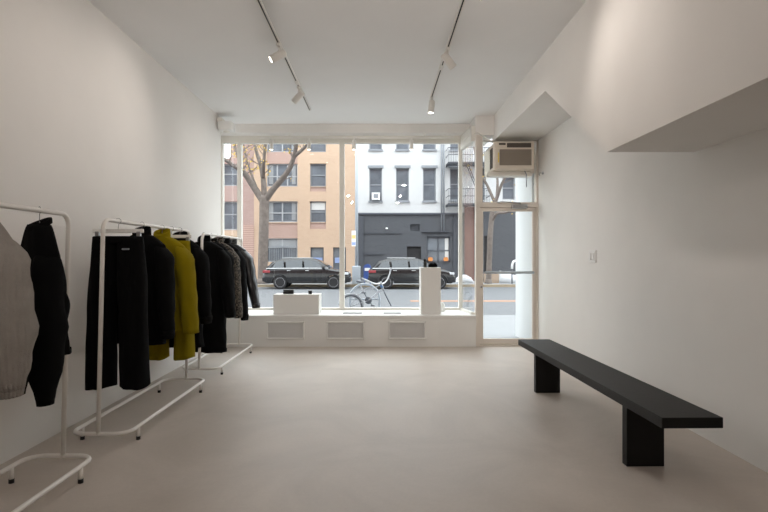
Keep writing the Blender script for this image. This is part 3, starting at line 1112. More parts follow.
sw = thing('light_switch', 'white light switch plate on the right wall above the bench', 'switch', (XR, 5.62, 1.3))
MB().box(XR - 0.012, XR, 5.53, 5.71, 1.25, 1.385, 0.003).build('switch_plate', 'switch', sw)
for y in (5.58, 5.66):
    MB().box(XR - 0.02, XR - 0.01, y - 0.02, y + 0.02, 1.28, 1.355, 0.002).build('rocker', 'switch', sw)
hk = thing('wall_hook', 'small round metal hook on the right wall beside the air conditioner', 'hook', (XR, 7.35, 2.5))
hy, hz_ = 2.35 * F / (543.2 - VX), 0
hpz = CH - (173 - VY) * hy / F
hk.location = (XR, hy, hpz)
MB().lathe([(0, -0.012), (0.022, -0.012), (0.022, 0), (0, 0)], (XR, hy, hpz), 'X').build('base', 'steel', hk)
MB().tube([(XR - .01, hy, hpz), (XR - .05, hy, hpz), (XR - .06, hy, hpz - .02), (XR - .045, hy, hpz - .035)], 0.006, 8).build('hook_arm', 'steel', hk)

# ------------------------------------------------------------------ street
struct('sidewalk_near', MB().box(-40, 40, 8.36, 13.0, -0.40, -0.15), 'sidewalk', 'pale concrete pavement outside the shop')
struct('road', MB().box(-40, 40, 12.9, 29.2, -0.6, -0.35), 'road', 'grey asphalt street')
struct('sidewalk_far', MB().box(-40, 40, 29.15, 34.0, -0.5, -0.2), 'sidewalk', 'pavement across the street')
struct('curb', MB().box(-40, 40, 28.98, 29.15, -0.5, -0.2), 'curb', 'tan kerb stones across the street')
rm = MB()
rm.box(1.2, 5.4, 19.3, 19.9, -0.351, -0.344)  # flat orange patch laid on the asphalt
struct('road_patch', rm, 'dullorange', 'dull orange patch on the road')

FY = 33.0
S_ = FY / F
def bx(px): return (px - VX) * S_
def bz(py): return CH - (py - VY) * S_


def facade(mb, x0, x1, z0, z1, holes, Y=FY, t=0.35):
    xs = sorted(set([x0, x1] + [h[i] for h in holes for i in (0, 1) if x0 < h[i] < x1]))
    zs = sorted(set([z0, z1] + [h[i] for h in holes for i in (2, 3) if z0 < h[i] < z1]))
    for za, zb in zip(zs, zs[1:]):
        run = None
        for xa, xb in zip(xs, xs[1:]):
            cxm, czm = (xa + xb) / 2, (za + zb) / 2
            hole = any(h[0] < cxm < h[1] and h[2] < czm < h[3] for h in holes)
            if hole:
                if run: mb.box(run[0], run[1], Y, Y + t, za, zb)
                run = None
            else:
                run = (run[0], xb) if run else (xa, xb)
        if run: mb.box(run[0], run[1], Y, Y + t, za, zb)


def window(parent, h, Y=FY, cols=1, mid=True, frame='winframe', pane='winpane', t=0.07, extra=None, name='window', rec=0.14):
    x0, x1, z0, z1 = h
    m = MB()
    yy = Y + rec
    for q in ((x0, x1, z0, z0 + t), (x0, x1, z1 - t, z1), (x0, x0 + t, z0, z1), (x1 - t, x1, z0, z1)):
        m.box(q[0], q[1], yy, yy + 0.08, q[2], q[3])
    for c in range(1, cols):
        xc = x0 + (x1 - x0) * c / cols
        m.box(xc - t * .6, xc + t * .6, yy, yy + 0.08, z0, z1)
    if mid:
        zc = (z0 + z1) / 2 if mid is True else z0 + (z1 - z0) * mid
        m.box(x0, x1, yy + .01, yy + 0.07, zc - t / 2, zc + t / 2)
    f = m.build(name, frame, parent)
    MB().box(x0 + .02, x1 - .02, yy + 0.05, yy + 0.075, z0 + .02, z1 - .02).build('pane', pane, f)
    return f


def back_mass(mb, x0, x1, z0, z1, Y=FY):
    mb.box(x0 + .02, x1 - .02, Y + 0.34, Y + 9, z0, z1 - 0.02)


# peach brick building
pk = thing('apartment_building', 'peach brick apartment building with wide grouped windows', 'building', (bx(306), FY, -0.2))
rows = [(140 - 10, 152), (163.5, 186.5), (201.2, 222.3)]
holes = []
wide = [(bx(266.5), bx(297.5), bz(b), bz(a)) for a, b in rows]
nar = [(bx(310), bx(326), bz(b), bz(a)) for a, b in rows]
low = (bx(266.5), bx(297.5), bz(262), bz(238.2))
sm1 = (bx(310.3), bx(323.7), bz(270), bz(247.3))
sm2 = (bx(333), bx(346), bz(270), bz(247.3))
panels = [(bx(266.5), bx(297.5), bz(238.2), bz(223.2)), (bx(266.5), bx(297.5), bz(163.5), bz(152))]
npan = [(bx(310), bx(326), bz(229), bz(222.8)), (bx(310), bx(326), bz(191.5), bz(187))]
H = wide + nar + [low, sm1, sm2] + panels + npan
m = MB()
facade(m, bx(254), bx(357.4), -0.2, 10.6, H)
back_mass(m, bx(254), bx(357.4), -0.2, 10.6)
m.build('wall', 'peach', pk)
for h in panels + npan:
    MB().box(h[0] - .01, h[1] + .01, FY + 0.06, FY + 0.33, h[2] - .01, h[3] + .01).build('brick_panel', 'pinkpanel', pk)
for i, h in enumerate(wide):
    w = window(pk, h, cols=3 if i == 1 else 2, mid=0.45)
    for q in ((0.06, 0.2), (0.8, 0.93)):
        MB().box(h[0] + (h[1] - h[0]) * q[0], h[0] + (h[1] - h[0]) * q[1], FY + 0.17, FY + 0.188, h[2] + (h[3]-h[2])*.12, h[3] - .08).build('curtain', 'curtain', w)
for i, h in enumerate(nar):
    w = window(pk, h, mid=0.5, frame='greytrim')
    if i == 2:
        MB().box(h[0] + .08, h[1] - .08, FY + 0.16, FY + 0.188, h[3] - 0.55, h[3] - .06).build('roller_shade', 'shade', w)
w = window(pk, low, cols=2, mid=0.62)
gb = MB()
for i in range(17):
    x = low[0] + (low[1] - low[0]) * (i + .5) / 17
    gb.box(x - .012, x + .012, FY + 0.03, FY + 0.055, low[2], low[2] + 1.0)
gb.box(low[0], low[1], FY + 0.025, FY + 0.06, low[2] + .98, low[2] + 1.02)
gb.build('window_guard', 'greytrim', w)
MB().box(low[0] + .1, low[1] - .1, FY + 0.17, FY + 0.188, low[2] + 0.95, low[3] - .1).build('curtain', 'curtain', w)
for h in (sm1, sm2):
    w = window(pk, h, mid=False, frame='darktrim')
    MB().box(h[0] + .1, h[1] - .1, FY + 0.165, FY + 0.188, h[2] + .45, h[2] + 0.8).build('glass_film', 'signblue', w)

# pink brick building with siding at the left
pb_ = thing('brick_building', 'pink brick and lap-sided building left of the tree', 'building', (bx(235), FY, -0.2))
lw = [(bx(222), bx(237.3), bz(186), bz(164)), (bx(222), bx(237.3), bz(230), bz(201.5)), *[(bx(a), bx(a + 16), bz(z0), bz(z1)) for a in (196, 164, 132, 100, 68) for z0, z1 in ((186, 164), (230, 201.5))]]
m = MB()
facade(m, bx(40), bx(230.3), -0.2, bz(158), lw)
facade(m, bx(230.3), bx(254), bz(225), 10.3, lw)
facade(m, bx(230.3), bx(254), -0.2, bz(225), lw)
back_mass(m, bx(40), bx(230.3), -0.2, bz(158))
back_mass(m, bx(230.3), bx(254), -0.2, 10.3)
m.build('wall', 'pinkbrick', pb_)
MB().box(bx(240), bx(253.8), FY - 0.06, FY + 0.01, -0.2, bz(225)).build('siding', 'siding', pb_)
for h in lw:
    w = window(pb_, h, mid=0.55)
MB().box(bx(219), bx(239), FY - 0.05, FY + .01, bz(237), bz(230.5)).build('sill_band', 'peach', pb_)

# white building with dark painted ground floor
wb_ = thing('white_building', 'white painted brick building with dark grey ground floor', 'building', (bx(400), FY, -0.2))
cols_ = [(369.3, 382), (396, 409), (423, 436)]
wh = []
for a, b in cols_:
    wh.append((bx(a), bx(b), bz(201), bz(168)))
    wh.append((bx(a), bx(b), bz(149.5), bz(119)))
m = MB()
for h in ((bx(450), bx(459), bz(200), bz(168)), (bx(450), bx(459), bz(150), bz(120))):
    wh.append(h)
facade(m, bx(357.6), bx(464.5), bz(213.5), 10.9, wh)
back_mass(m, bx(357.6), bx(464.5), -0.2, 10.9)
m.build('wall', 'whitebrick', wb_)
dh_ = [(bx(407), bx(421), bz(283), bz(246.5)), (bx(427), bx(449.8), bz(262), bz(236.5)), (bx(410.3), bx(419.7), bz(231), bz(224.3))]
m = MB()
facade(m, bx(357.6), bx(464.5), -0.2, bz(213.5), dh_, Y=FY - 0.05)
m.build('ground_floor_wall', 'darkbrick', wb_)
MB().box(bx(357.6), bx(464.5), FY - 0.16, FY + .02, bz(214.6), bz(213)).build('cornice', 'darktrim', wb_)
for h in wh:
    w = window(wb_, h, mid=0.5, frame='greytrim', rec=0.16)
    MB().box(h[0] - .1, h[1] + .1, FY - 0.08, FY + .02, h[3], h[3] + 0.16).build('lintel', 'greytrim', wb_)
    MB().box(h[0] - .06, h[1] + .06, FY - 0.10, FY + .02, h[2] - .1, h[2]).build('sill', 'greytrim', wb_)
# small air conditioner in the first window
sa = thing('air_conditioner', 'tiny white window air conditioner on the white building across the street', 'air conditioner', (bx(376), FY, bz(199.5)))
MB().box(bx(371.8), bx(380), FY - 0.25, FY + 0.15, bz(200), bz(193)).build('casing', 'signwhite', sa)
MB().box(bx(373.6), bx(378.2), FY - 0.262, FY - .24, bz(198.6), bz(194.4)).build('grille', 'greytrim', sa)
# dark door, small vent, shop window on the ground floor
dd = MB().box(dh_[0][0], dh_[0][1], FY + 0.1, FY + 0.2, dh_[0][2], dh_[0][3]).build('door', 'carblack', wb_)
MB().box(dh_[0][0] + .12, dh_[0][0] + .18, FY + 0.06, FY + 0.11, 0.7, 0.95).build('door_handle', 'steel', dd)
vt = MB()
for i in range(6):
    z = dh_[2][2] + (dh_[2][3] - dh_[2][2]) * (i + .5) / 6
    vt.box(dh_[2][0], dh_[2][1], FY + .06, FY + .12, z - .025, z + .025)
vt.box(dh_[2][0], dh_[2][1], FY + .12, FY + .14, dh_[2][2], dh_[2][3])
vt.build('vent', 'iron', wb_)
w = window(wb_, dh_[1], Y=FY - 0.05, cols=2, mid=0.45, frame='darktrim', pane='winpane')
MB().box(dh_[1][1] - 0.3, dh_[1][1] - 0.06, FY + 0.11, FY + .135, dh_[1][2] + .1, dh_[1][3] - .1).build('curtain', 'shade', w)
tr = MB()
tr.box(bx(427) - .35, bx(449.8) + .05, FY - 0.2, FY - .03, bz(232.2), bz(231.2))
tr.box(bx(363), bx(401), FY - 0.12, FY - .03, bz(233.6), bz(232.8))
tr.box(bx(363), bx(384), FY - 0.12, FY - .03, bz(254.6), bz(253))
tr.box(bx(358), bx(363.5), FY - 0.12, FY - .03, -0.2, bz(216))
tr.box(bx(453), bx(456), FY - 0.14, FY - .03, -0.2, bz(216))
tr.build('trim_board', 'iron', wb_)
for i, px in enumerate((430.2, 445.6)):
    l = thing('window_lamp', 'round orange lamp glowing at the %s of the dark street-level window' % ('hinge side, beside the door' if i == 0 else 'end beside the white curtain'), 'lamp', (bx(px), FY - .12, bz(260.5)))
    MB().lathe([(0, -.13), (.12, -.11), (.16, 0), (.12, .11), (0, .13)], (bx(px), FY - .14, bz(259.2))).build('lamp_shade', 'orangelamp', l)
    MB().box(bx(px) - .05, bx(px) + .05, FY - .2, FY - .06, bz(262.6), bz(261)).build('base', 'iron', l)
l = thing('wall_lamp', 'tiny bright white lamp on the dark painted wall', 'lamp', (bx(386.7), FY - .15, bz(228.5)))
MB().lathe([(0, -.05), (.06, -.04), (.075, 0), (.06, .04), (0, .05)], (bx(386.7), FY - .2, bz(228.4))).build('bulb', 'whitelamp', l)
MB().box(bx(386.7) - .04, bx(386.7) + .04, FY - .15, FY - .05, bz(228.4) - .03, bz(228.4) + .03).build('base', 'iron', l)

# neighbour with fire escape, beyond the side pane and the door
nb = thing('tenement_building', 'white building seen through the glass door, with a red brick pier at its corner', 'building', (bx(485), FY, -0.2))
nh = [(bx(502.5), bx(515), bz(199.5), bz(176)), (bx(476), bx(485), bz(200), bz(168)), (bx(530), bx(543), bz(199.5), bz(176))]
m = MB()
facade(m, bx(464.55), bx(640), bz(207), 10.9, nh)
back_mass(m, bx(464.55), bx(640), -0.2, 10.9)
m.build('wall', 'whitebrick', nb)
MB().box(bx(464.6), bx(474), FY - 0.05, FY + .3, -0.2, bz(207)).build('brick_pier', 'redbrick', nb)
ng = [(bx(484), bx(492), bz(283), bz(236))]
m = MB()
facade(m, bx(474.05), bx(640), -0.2, bz(207), ng, Y=FY - 0.05)
m.build('ground_floor_wall', 'darkbrick', nb)
MB().box(ng[0][0], ng[0][1], FY + .1, FY + .18, ng[0][2], ng[0][3]).build('door', 'carblack', nb)
for h in nh:
    w = window(nb, h, mid=0.5, frame='greytrim', rec=0.16)
    MB().box(h[0] - .1, h[1] + .1, FY - 0.08, FY + .02, h[3], h[3] + 0.16).build('lintel', 'greytrim', nb)
for px in (441.4, 443.6):
    MB().tube([(bx(px), FY - .1, bz(232)), (bx(px), FY - .1, 10.8)], 0.05, 8).build('drain_pipe', 'greytrim', wb_)

fe = thing('fire_escape', 'dark iron fire escape with two balconies and a ladder', 'fire escape', (bx(466), FY - .55, 4.4))
for zp in (bz(206.5), bz(166.5)):
    pf = MB()
    x0, x1 = bx(446), bx(486)
    for i in range(9):
        y = FY - 1.1 + i * 1.06 / 8
        pf.box(x0, x1, y - .03, y + .03, zp, zp + .05)
    for x in (x0, (x0 + x1) / 2, x1):
        pf.box(x - .03, x + .03, FY - 1.12, FY, zp - .06, zp)
    pf.build('balcony', 'iron', fe)
    rl = MB()
    for zz in (1.0, 0.55, 0.08):
        rl.tube([(x0, FY, zp + zz), (x0, FY - 1.1, zp + zz), (x1, FY - 1.1, zp + zz), (x1, FY, zp + zz)], 0.022, 6)
    for i in range(25):
        x = x0 + (x1 - x0) * i / 24
        rl.tube([(x, FY - 1.1, zp), (x, FY - 1.1, zp + 1.0)], 0.012, 6)
    rl.build('railing', 'iron', fe)
ldm = MB()
za, zb = bz(206.5), bz(166.5)
for off in (-.25, .25):
    ldm.tube([(bx(482), FY - .55 + off, za), (bx(466), FY - .55 + off, zb)], 0.03, 6)
for i in range(1, 10):
    t = i / 10
    x = bx(482) + (bx(466) - bx(482)) * t
    z = za + (zb - za) * t
    ldm.tube([(x, FY - .8, z), (x, FY - .3, z)], 0.02, 6)
ldm.build('ladder', 'iron', fe)

# ------------------------------------------------------------------ trees
def limb(mb, pts, r0, r1, seg=9, sub=5):
    pts = [Vector(p) for p in pts]
    out = []
    n = len(pts)
    for i in range(n - 1):
        p0, p1, p2, p3 = pts[max(i - 1, 0)], pts[i], pts[i + 1], pts[min(i + 2, n - 1)]
        for k in range(sub):
            t = k / sub
            q = 0.5 * ((2 * p1) + (-p0 + p2) * t + (2 * p0 - 5 * p1 + 4 * p2 - p3) * t * t + (-p0 + 3 * p1 - 3 * p2 + p3) * t ** 3)
            out.append(q)
    out.append(pts[-1])
    m = len(out) - 1
    rad = [r0 + (r1 - r0) * (i / m) for i in range(m + 1)]
    for i in range(m + 1):
        rad[i] *= 1 + 0.06 * noise.noise(out[i] * 2.0)
    mb.tube(out, 1, seg, rad=rad)
    return out


def twigs(mb, path, n, ln, r, rng, tips):
    for _ in range(n):
        i = rng.randrange(len(path) // 3, len(path))
        p = path[i]
        d = Vector((rng.uniform(-1, 1), rng.uniform(-.7, .7), rng.uniform(0.0, 1.0))).normalized()
        pts = [p]
        for k in range(4):
            d = (d + Vector((rng.uniform(-.35, .35), rng.uniform(-.35, .35), rng.uniform(-.15, .3)))).normalized()
            pts.append(pts[-1] + d * ln * rng.uniform(.15, .32))
        mb.tube(pts, r, 5, rad=[r, r * .8, r * .6, r * .4, r * .25])
        tips += pts[2:]
        for q in pts[1:]:
            if rng.random() < .7:
                d2 = (d + Vector((rng.uniform(-1, 1), rng.uniform(-.6, .6), rng.uniform(-.4, .6)))).normalized()
                e = q + d2 * ln * .35
                mb.tube([q, (q + e) / 2 + Vector((0, 0, .04)), e], r * .4, 4, rad=[r * .45, r * .3, r * .15])
                tips.append(e)


def tree(label, trunk, limbs, loc, leaves, seed, tw):
    t = thing('street_tree', label, 'tree', loc, group='bare street trees across the road')
    rng = random.Random(seed)
    mt = MB()
    limb(mt, trunk[0], trunk[1], trunk[2], 12)
    b = trunk[0][0]
    mt.tube([b + Vector((0, 0, -0.06)), b + Vector((0, 0, .12)), b + Vector((0, 0, .3))], 1, 12, rad=[trunk[1] * 1.5, trunk[1] * 1.2, trunk[1] * 1.02])
    mt.build('trunk', 'bark', t)
    tips = []
    for pts, r0, r1 in limbs:
        mb = MB()
        path = limb(mb, pts, r0, r1)
        twigs(mb, path, tw, 1.1, r1 * .55, rng, tips)
        mb.build('branch', 'bark', t)
    lv = MB()
    for _ in range(leaves):
        p = rng.choice(tips) + Vector((rng.uniform(-.15, .15), rng.uniform(-.15, .15), rng.uniform(-.2, .1)))
        u = Vector((rng.uniform(-1, 1), rng.uniform(-1, 1), rng.uniform(-1, 1))).normalized() * .07
        v = u.orthogonal().normalized() * .05
        vs = [lv.bm.verts.new(q) for q in (p - u, p + v, p + u + Vector((0, 0, .01)), p - v)]
        lv.bm.faces.new(vs)
    o = lv.build('leaves', 'leaf', t, recalc=False)
    o['kind'] = 'stuff'
    o['label'] = 'scattered yellow leaves'
    return t


TY = 30.0
def T(px, py, dy=0.0):
    return P(px, py, TY + dy)


tree('big bare street tree with forking limbs and a few yellow leaves behind the dark car',
     ([T(262.5, 283.5), T(263.2, 250), T(264, 220), T(264.2, 196)], 0.29, 0.29),
     [([T(263.5, 202), T(252, 184.5), T(243, 172, -.3), T(232, 164.5, -.6), T(220, 156, -.9)], 0.22, 0.08),
      ([T(244, 174, -.3), T(239, 158, .2), T(232.5, 140, .5), T(226, 115, .7)], 0.13, 0.05),
      ([T(264.2, 202), T(263.5, 182, .2), T(260.5, 165, .5), T(255, 146, .8), T(249, 110, 1.2)], 0.18, 0.07),
      ([T(263, 178, .2), T(264, 160, -.4), T(266, 138, -.7), T(269, 110, -1)], 0.12, 0.05),
      ([T(264.5, 202), T(272, 190.5, -.2), T(287, 172.5, -.6), T(293.5, 158, -.9), T(297, 140, -1.2), T(300, 115, -1.4)], 0.21, 0.07),
      ([T(294.5, 156, -.9), T(305, 147, -1.3), T(319, 130, -1.8)], 0.12, 0.05),
      ([T(258, 191, .2), T(252, 176, .8), T(247, 160, 1.2), T(243, 140, 1.6)], 0.08, 0.03)],
     tuple(T(262.5, 283.5)), 420, 11, 9)
tree('slim pale street tree seen through the glass door',
     ([T(488.5, 284), T(489.5, 255), T(490.5, 230), T(493, 208)], 0.17, 0.15),
     [([T(491.5, 222), T(497, 213.5, -.3), T(508, 211.5, -.6), T(522, 196, -.8)], 0.11, 0.05),
      ([T(493, 209), T(496.5, 199), T(501, 186, -.2), T(507, 172, -.5), T(515, 140, -.8)], 0.13, 0.05),
      ([T(495, 203), T(487, 185, .3), T(480, 172, .5), T(472, 140, .7)], 0.10, 0.04),
      ([T(497, 197), T(497.5, 180, .3), T(495, 160, .5), T(493, 130, .8)], 0.09, 0.04)],
     tuple(T(488.5, 284)), 20, 5, 4)

# ------------------------------------------------------------------ street furniture
PY = 28.95 + 0.35
sp = thing('street_pole', 'pale grey steel street pole in front of the white building', 'pole', (P(356.6, 283, PY).x, PY, -0.2))
px_ = sp.location.x
MB().tube([(px_, PY, -0.2), (px_, PY, 11.0)], 0.085, 14, rad=[0.1, 0.075]).build('shaft', 'pole', sp)
MB().box(px_ - .25, px_ + .22, PY - .2, PY + .22, -0.2, P(0, 266, PY).z, 0.04).build('base', 'pole', sp)
sg = MB().box(P(351.6, 0, PY - .1).x, P(355.8, 0, PY - .1).x, PY - .125, PY - .10, P(0, 246.3, PY).z, P(0, 230.8, PY).z, 0.004)
sgo = sg.build('sign_panel', 'signwhite', sp)
for a, b, mm in ((238.7, 235.2, 'signyellow'), (245.2, 242.2, 'signblue')):
    MB().box(P(351.9, 0, PY - .1).x, P(355.5, 0, PY - .1).x, PY - .128, PY - .124, P(0, a, PY).z, P(0, b, PY).z).build('sign_band', mm, sgo)

mbx = thing('mailbox', 'blue street mailbox behind the tail of the second car', 'mailbox', (P(366, 0, 30.1).x, 30.1, -0.2))
mx0, mx1 = P(363.8, 0, 30.1).x, P(371, 0, 30.1).x
MB().prism([(mx0, 0.0), (mx1, 0.0), (mx1, 0.75)] + [((mx0 + mx1) / 2 + (mx1 - mx0) / 2 * math.cos(a), 0.75 + 0.2 * math.sin(a)) for a in [PI * i / 8 for i in range(1, 8)]] + [(mx0, 0.75)], 29.8, 30.3, 'Y').build('body', 'blue', mbx)
MB().box(mx0 + .06, mx1 - .06, 29.78, 29.81, 0.55, 0.72).build('flap', 'signwhite', mbx)
for sx in (mx0 + .04, mx1 - .04):
    for sy in (29.84, 30.26):
        MB().box(sx - .03, sx + .03, sy - .03, sy + .03, -0.2, 0.01).build('leg', 'blue', mbx)

# low things across the street seen under the push bar
o = MB().box(P(486.5, 0, 30.5).x, P(499, 0, 30.5).x, 30.5, 31.4, -0.2, P(0, 274, 30.5).z, 0.01).build('board_box', 'cardboard', None, (P(492, 0, 30.5).x, 30.9, -0.2))
tag(o, 'tan box on the far pavement beside the slim tree', 'box')
tp = MB()
xa, xb = P(499.5, 0, 30.4).x, P(521, 0, 30.4).x
rg = []
for i in range(10):
    t = i / 9
    hh = (0.78 - 0.38 * t) * (1 if 0 < i < 9 else 0.6)
    x = xa + (xb - xa) * t
    rg.append([(x, 30.9 - 0.5 * math.cos(PI * k / 10), -0.2 + hh * math.sin(PI * k / 10) ** 0.6 + 0.02 * noise.noise(Vector((x * 3, k, 0)))) for k in range(11)])
tp.rings(rg)
o = tp.build('covered_pile', 'tarp', None, ((xa + xb) / 2, 30.9, -0.2))
tag(o, 'low white sheeted pile on the far pavement seen through the door', 'pile')
tp = MB()
xa, xb = P(456.5, 0, 30.4).x, P(474, 0, 30.4).x
rg = []
for i in range(10):
    t = i / 9
    hh = (0.25 + 0.25 * math.sin(PI * t)) * (1 if 0 < i < 9 else 0.6)
    x = xa + (xb - xa) * t
    rg.append([(x, 30.9 - 0.5 * math.cos(PI * k / 10), -0.2 + hh * math.sin(PI * k / 10) ** 0.6) for k in range(11)])
tp.rings(rg)
o = tp.build('covered_pile', 'tarp', None, ((xa + xb) / 2, 30.9, -0.2))
tag(o, 'low white sheeted pile on the far pavement ahead of the second car', 'pile')
hp = P(512, 268, 29.6)
lo_ = thing('hooked_post', 'short post with a white hooked top seen through the glass door', 'post', (P(512.2, 0, 29.6).x, 29.6, -0.2))
MB().cyl((hp.x, 29.6, -0.2), (hp.x, 29.6, P(0, 268, 29.6).z), 0.035, seg=10).build('shaft', 'iron', lo_)
MB().tube([P(512, 269, 29.6), P(512.2, 264.5, 29.6), P(513.5, 261.5, 29.6), P(516, 260.5, 29.6), P(518.5, 261.5, 29.6)], 0.07, 8).build('hook', 'signwhite', lo_)

# ------------------------------------------------------------------ cars
def make_car(label, xc, yc, roofdrop=0.0, silver_line=True):
    L, W_, gz = 4.62, 1.86, -0.35
    r = thing('suv_car', label, 'car', (xc, yc, gz), group='dark parked cars across the street')
    h = L / 2
    # lower body: cross-sections along the car (front = +x)
    arch_r, arch_f, ar = -1.36, 1.47, 0.40
    def interp(x, T_):
        for (xa, za), (xb, zb) in zip(T_, T_[1:]):
            if xa <= x <= xb:
                u = (x - xa) / (xb - xa)
                return za + (zb - za) * u
        return T_[-1][1] if x > T_[-1][0] else T_[0][1]
    top_t = [(-h, 0.98), (-h + .05, 1.03), (-h + .3, 1.09), (-h + 1.2, 1.11), (h - 1.25, 1.12), (h - .95, 1.08), (h - .5, 1.02), (h - .22, .95), (h - .06, .84), (h, .74)]
    bot_t = [(-h, .58), (-h + .06, .40), (-h + .2, .31), (h - .22, .30), (h - .06, .38), (h, .52)]
    xs = set([-h + L * i / 60 for i in range(61)] + [-h + .03, h - .03, -h + .01, h - .01])
    for a0 in (arch_r, arch_f):
        xs |= set(a0 + ar * math.cos(PI * i / 16) for i in range(17)) | {a0 - ar - .004, a0 + ar + .004}
    b = MB()
    rings = []
    for x in sorted(xs):
        zt, zb = interp(x, top_t), interp(x, bot_t)
        for a0 in (arch_r, arch_f):
            if abs(x - a0) < ar + 1e-6:
                zb = max(zb, 0.36 + math.sqrt(max(0, ar * ar - (x - a0) ** 2)))
        e = max(0, (abs(x) - (h - 0.8)) / 0.8)
        w = W_ / 2 * (1 - 0.20 * e ** 2.4)
        zsd = zt - 0.13
        zb = min(zb, zsd - .02)
        half = [(w * .88, zb)]
        for q in (0.0, .2, .4, .6, .8, 1.0):
            z = zb + (zsd - zb) * q
            half.append((w * (0.965 + 0.035 * math.sin(PI * min(1, max(0, (z - .25) / .75)))) , z))
        half += [(w * .955, zt - .075), (w * .91, zt - .03), (w * .82, zt - .008), (w * .45, zt + .012)]
        rings.append([(x, -y, z) for y, z in half] + [(x, y, z) for y, z in half[::-1]])
    b.rings(rings)
    b.build('body', 'carpaint', r, local=True)
    # greenhouse
    def gsec(x, z, w): return (x, z, w)
    A = [(-h + 0.22, 1.08, .84), (-h + 0.55, 1.45, .68), (-h + 0.95, 1.585 - roofdrop, .62), (-0.2, 1.635 - roofdrop, .62), (0.35, 1.60 - roofdrop, .62), (0.62, 1.52, .65), (1.28, 1.10, .82)]
    rf = MB()
    rings = []
    for x, z, w in A:
        rings.append([(x, -w, z), (x, -w * .55, z + 0.022), (x, w * .55, z + 0.022), (x, w, z), (x, w + .03, min(z, 1.07)), (x, -w - .03, min(z, 1.07))])
    rf.rings(rings, closed_ends=True)
    rf.build('roof', 'carpaint', r, local=True)
    # side glass
    for s in (-1, 1):
        def gl(poly, name, m_):
            g = MB()
            def yy(z): return s * (0.885 - (z - 1.08) * 0.40)
            t = bmesh.new()
            a = [t.verts.new((x, yy(z), z)) for x, z in poly]
            c = [t.verts.new((x, yy(z) - s * 0.05, z)) for x, z in poly]
            t.faces.new(a); t.faces.new(c[::-1])
            k = len(poly)
            for i in range(k):
                t.faces.new((a[i], c[i], c[(i + 1) % k], a[(i + 1) % k]))
            bmesh.ops.recalc_face_normals(t, faces=t.faces[:])
            g._merge(t)
            return g.build(name, m_, r, local=True)
        gl([(-h + .50, 1.14), (-h + .70, 1.40), (-h + .95, 1.49), (-1.22, 1.50), (-1.15, 1.13)], 'side_window', 'carglass')
        gl([(-1.05, 1.13), (-1.09, 1.51), (-0.22, 1.54), (-0.18, 1.13)], 'side_window', 'carglass')
        gl([(-0.08, 1.13), (-0.12, 1.54), (0.32, 1.51), (0.52, 1.45), (0.98, 1.15)], 'side_window', 'carglass')
        if silver_line:
            gl([(-h + .22, 1.085), (-h + .22, 1.12), (1.12, 1.135), (1.2, 1.10)], 'window_trim', 'cartrim')
        MB().box(-1.3, 0.2, s * 0.55 - .02, s * 0.55 + .02, 1.635 - roofdrop, 1.675 - roofdrop, 0.008).build('roof_rail', 'cartrim', r, local=True)
        MB().box(0.86, 1.02, s * 0.90, s * 1.05, 1.10, 1.24, 0.03).build('mirror', 'carpaint', r, local=True)
        for x in (-1.0, -0.02):
            MB().box(x, x + .2, s * .905, s * .935, .97, 1.0, .006).build('door_handle', 'cartrim', r, local=True)
        MB().box(-0.90, 1.02, s * .89, s * .935, .33, .40, .01).build('sill_trim', 'cartrim' if not silver_line else 'carblack', r, local=True)
        MB().box(-h + .02, -h + .42, s * .70, s * .885, .86, 1.0, .02).build('tail_lamp', 'redlamp', r, local=True)
        MB().box(h - .42, h - .06, s * .60, s * .86, .76, .88, .02).build('head_lamp', 'headlamp', r, local=True)
        for xw in (arch_r, arch_f):
            w = MB().lathe([(0.20, -.11), (0.33, -.115), (0.36, -.09), (0.36, .09), (0.33, .115), (0.20, .11)], (xw, s * .80, 0.36), 'Y', 32).build('wheel', 'tyre', r, local=True)
            rm_ = MB()
            rm_.lathe([(0.215, -.09), (0.24, -.112), (0.25, -.112), (0.25, .112), (0.24, .112), (0.215, .09)], (xw, s * .80, .36), 'Y', 28)
            rm_.lathe([(0, -.05), (.06, -.1), (.06, .1), (0, .05)], (xw, s * .80, .36), 'Y', 16)
            for k in range(5):
                a = 2 * PI * k / 5 + .3
                rm_.box(-.03, .03, -.10, .10, .04, .235, mtx=Matrix.Translation((xw, s * .80, .36)) @ Matrix.Rotation(a, 4, 'Y'))
            rm_.build('rim', 'rim', w, local=True)
            MB().lathe([(0, -.04), (.22, -.04), (.22, .04), (0, .04)], (xw, s * .80, .36), 'Y', 24).build('hub', 'carblack', w, local=True)
            fl = MB()
            pts = [(xw + (ar + .015) * math.cos(a), s * .915, .36 + (ar + .015) * math.sin(a)) for a in [PI - PI * i / 14 for i in range(15)]]
            fl.tube(pts, .03, 8)
            fl.build('arch_trim', 'carblack', r, local=True)
    MB().box(-h - .03, -h + .12, -.78, .78, .40, .62, .03).build('bumper', 'carblack', r, local=True)
    MB().box(h - .10, h + .03, -.76, .76, .36, .60, .03).build('bumper', 'carblack', r, local=True)
    MB().box(h - .06, h + .015, -.5, .5, .64, .80, .015).build('front_grille', 'carblack', r, local=True)
    # windscreens
    for (x0, z0, w0, x1, z1, w1) in ((0.66, 1.50, .60, 1.24, 1.14, .75), (-h + .52, 1.43, .60, -h + .25, 1.14, .74)):
        g = MB()
        dx_ = 0.02 if x1 > 0 else -0.02
        q = [Vector((x0, -w0, z0)), Vector((x0, w0, z0)), Vector((x1, w1, z1)), Vector((x1, -w1, z1))]
        up = Vector((dx_, 0, .02))
        t = bmesh.new()
        a = [t.verts.new(p + up) for p in q]
        c = [t.verts.new(p - up) for p in q]
        t.faces.new(a); t.faces.new(c[::-1])
        for i in range(4):
            t.faces.new((a[i], c[i], c[(i + 1) % 4], a[(i + 1) % 4]))
        bmesh.ops.recalc_face_normals(t, faces=t.faces[:])
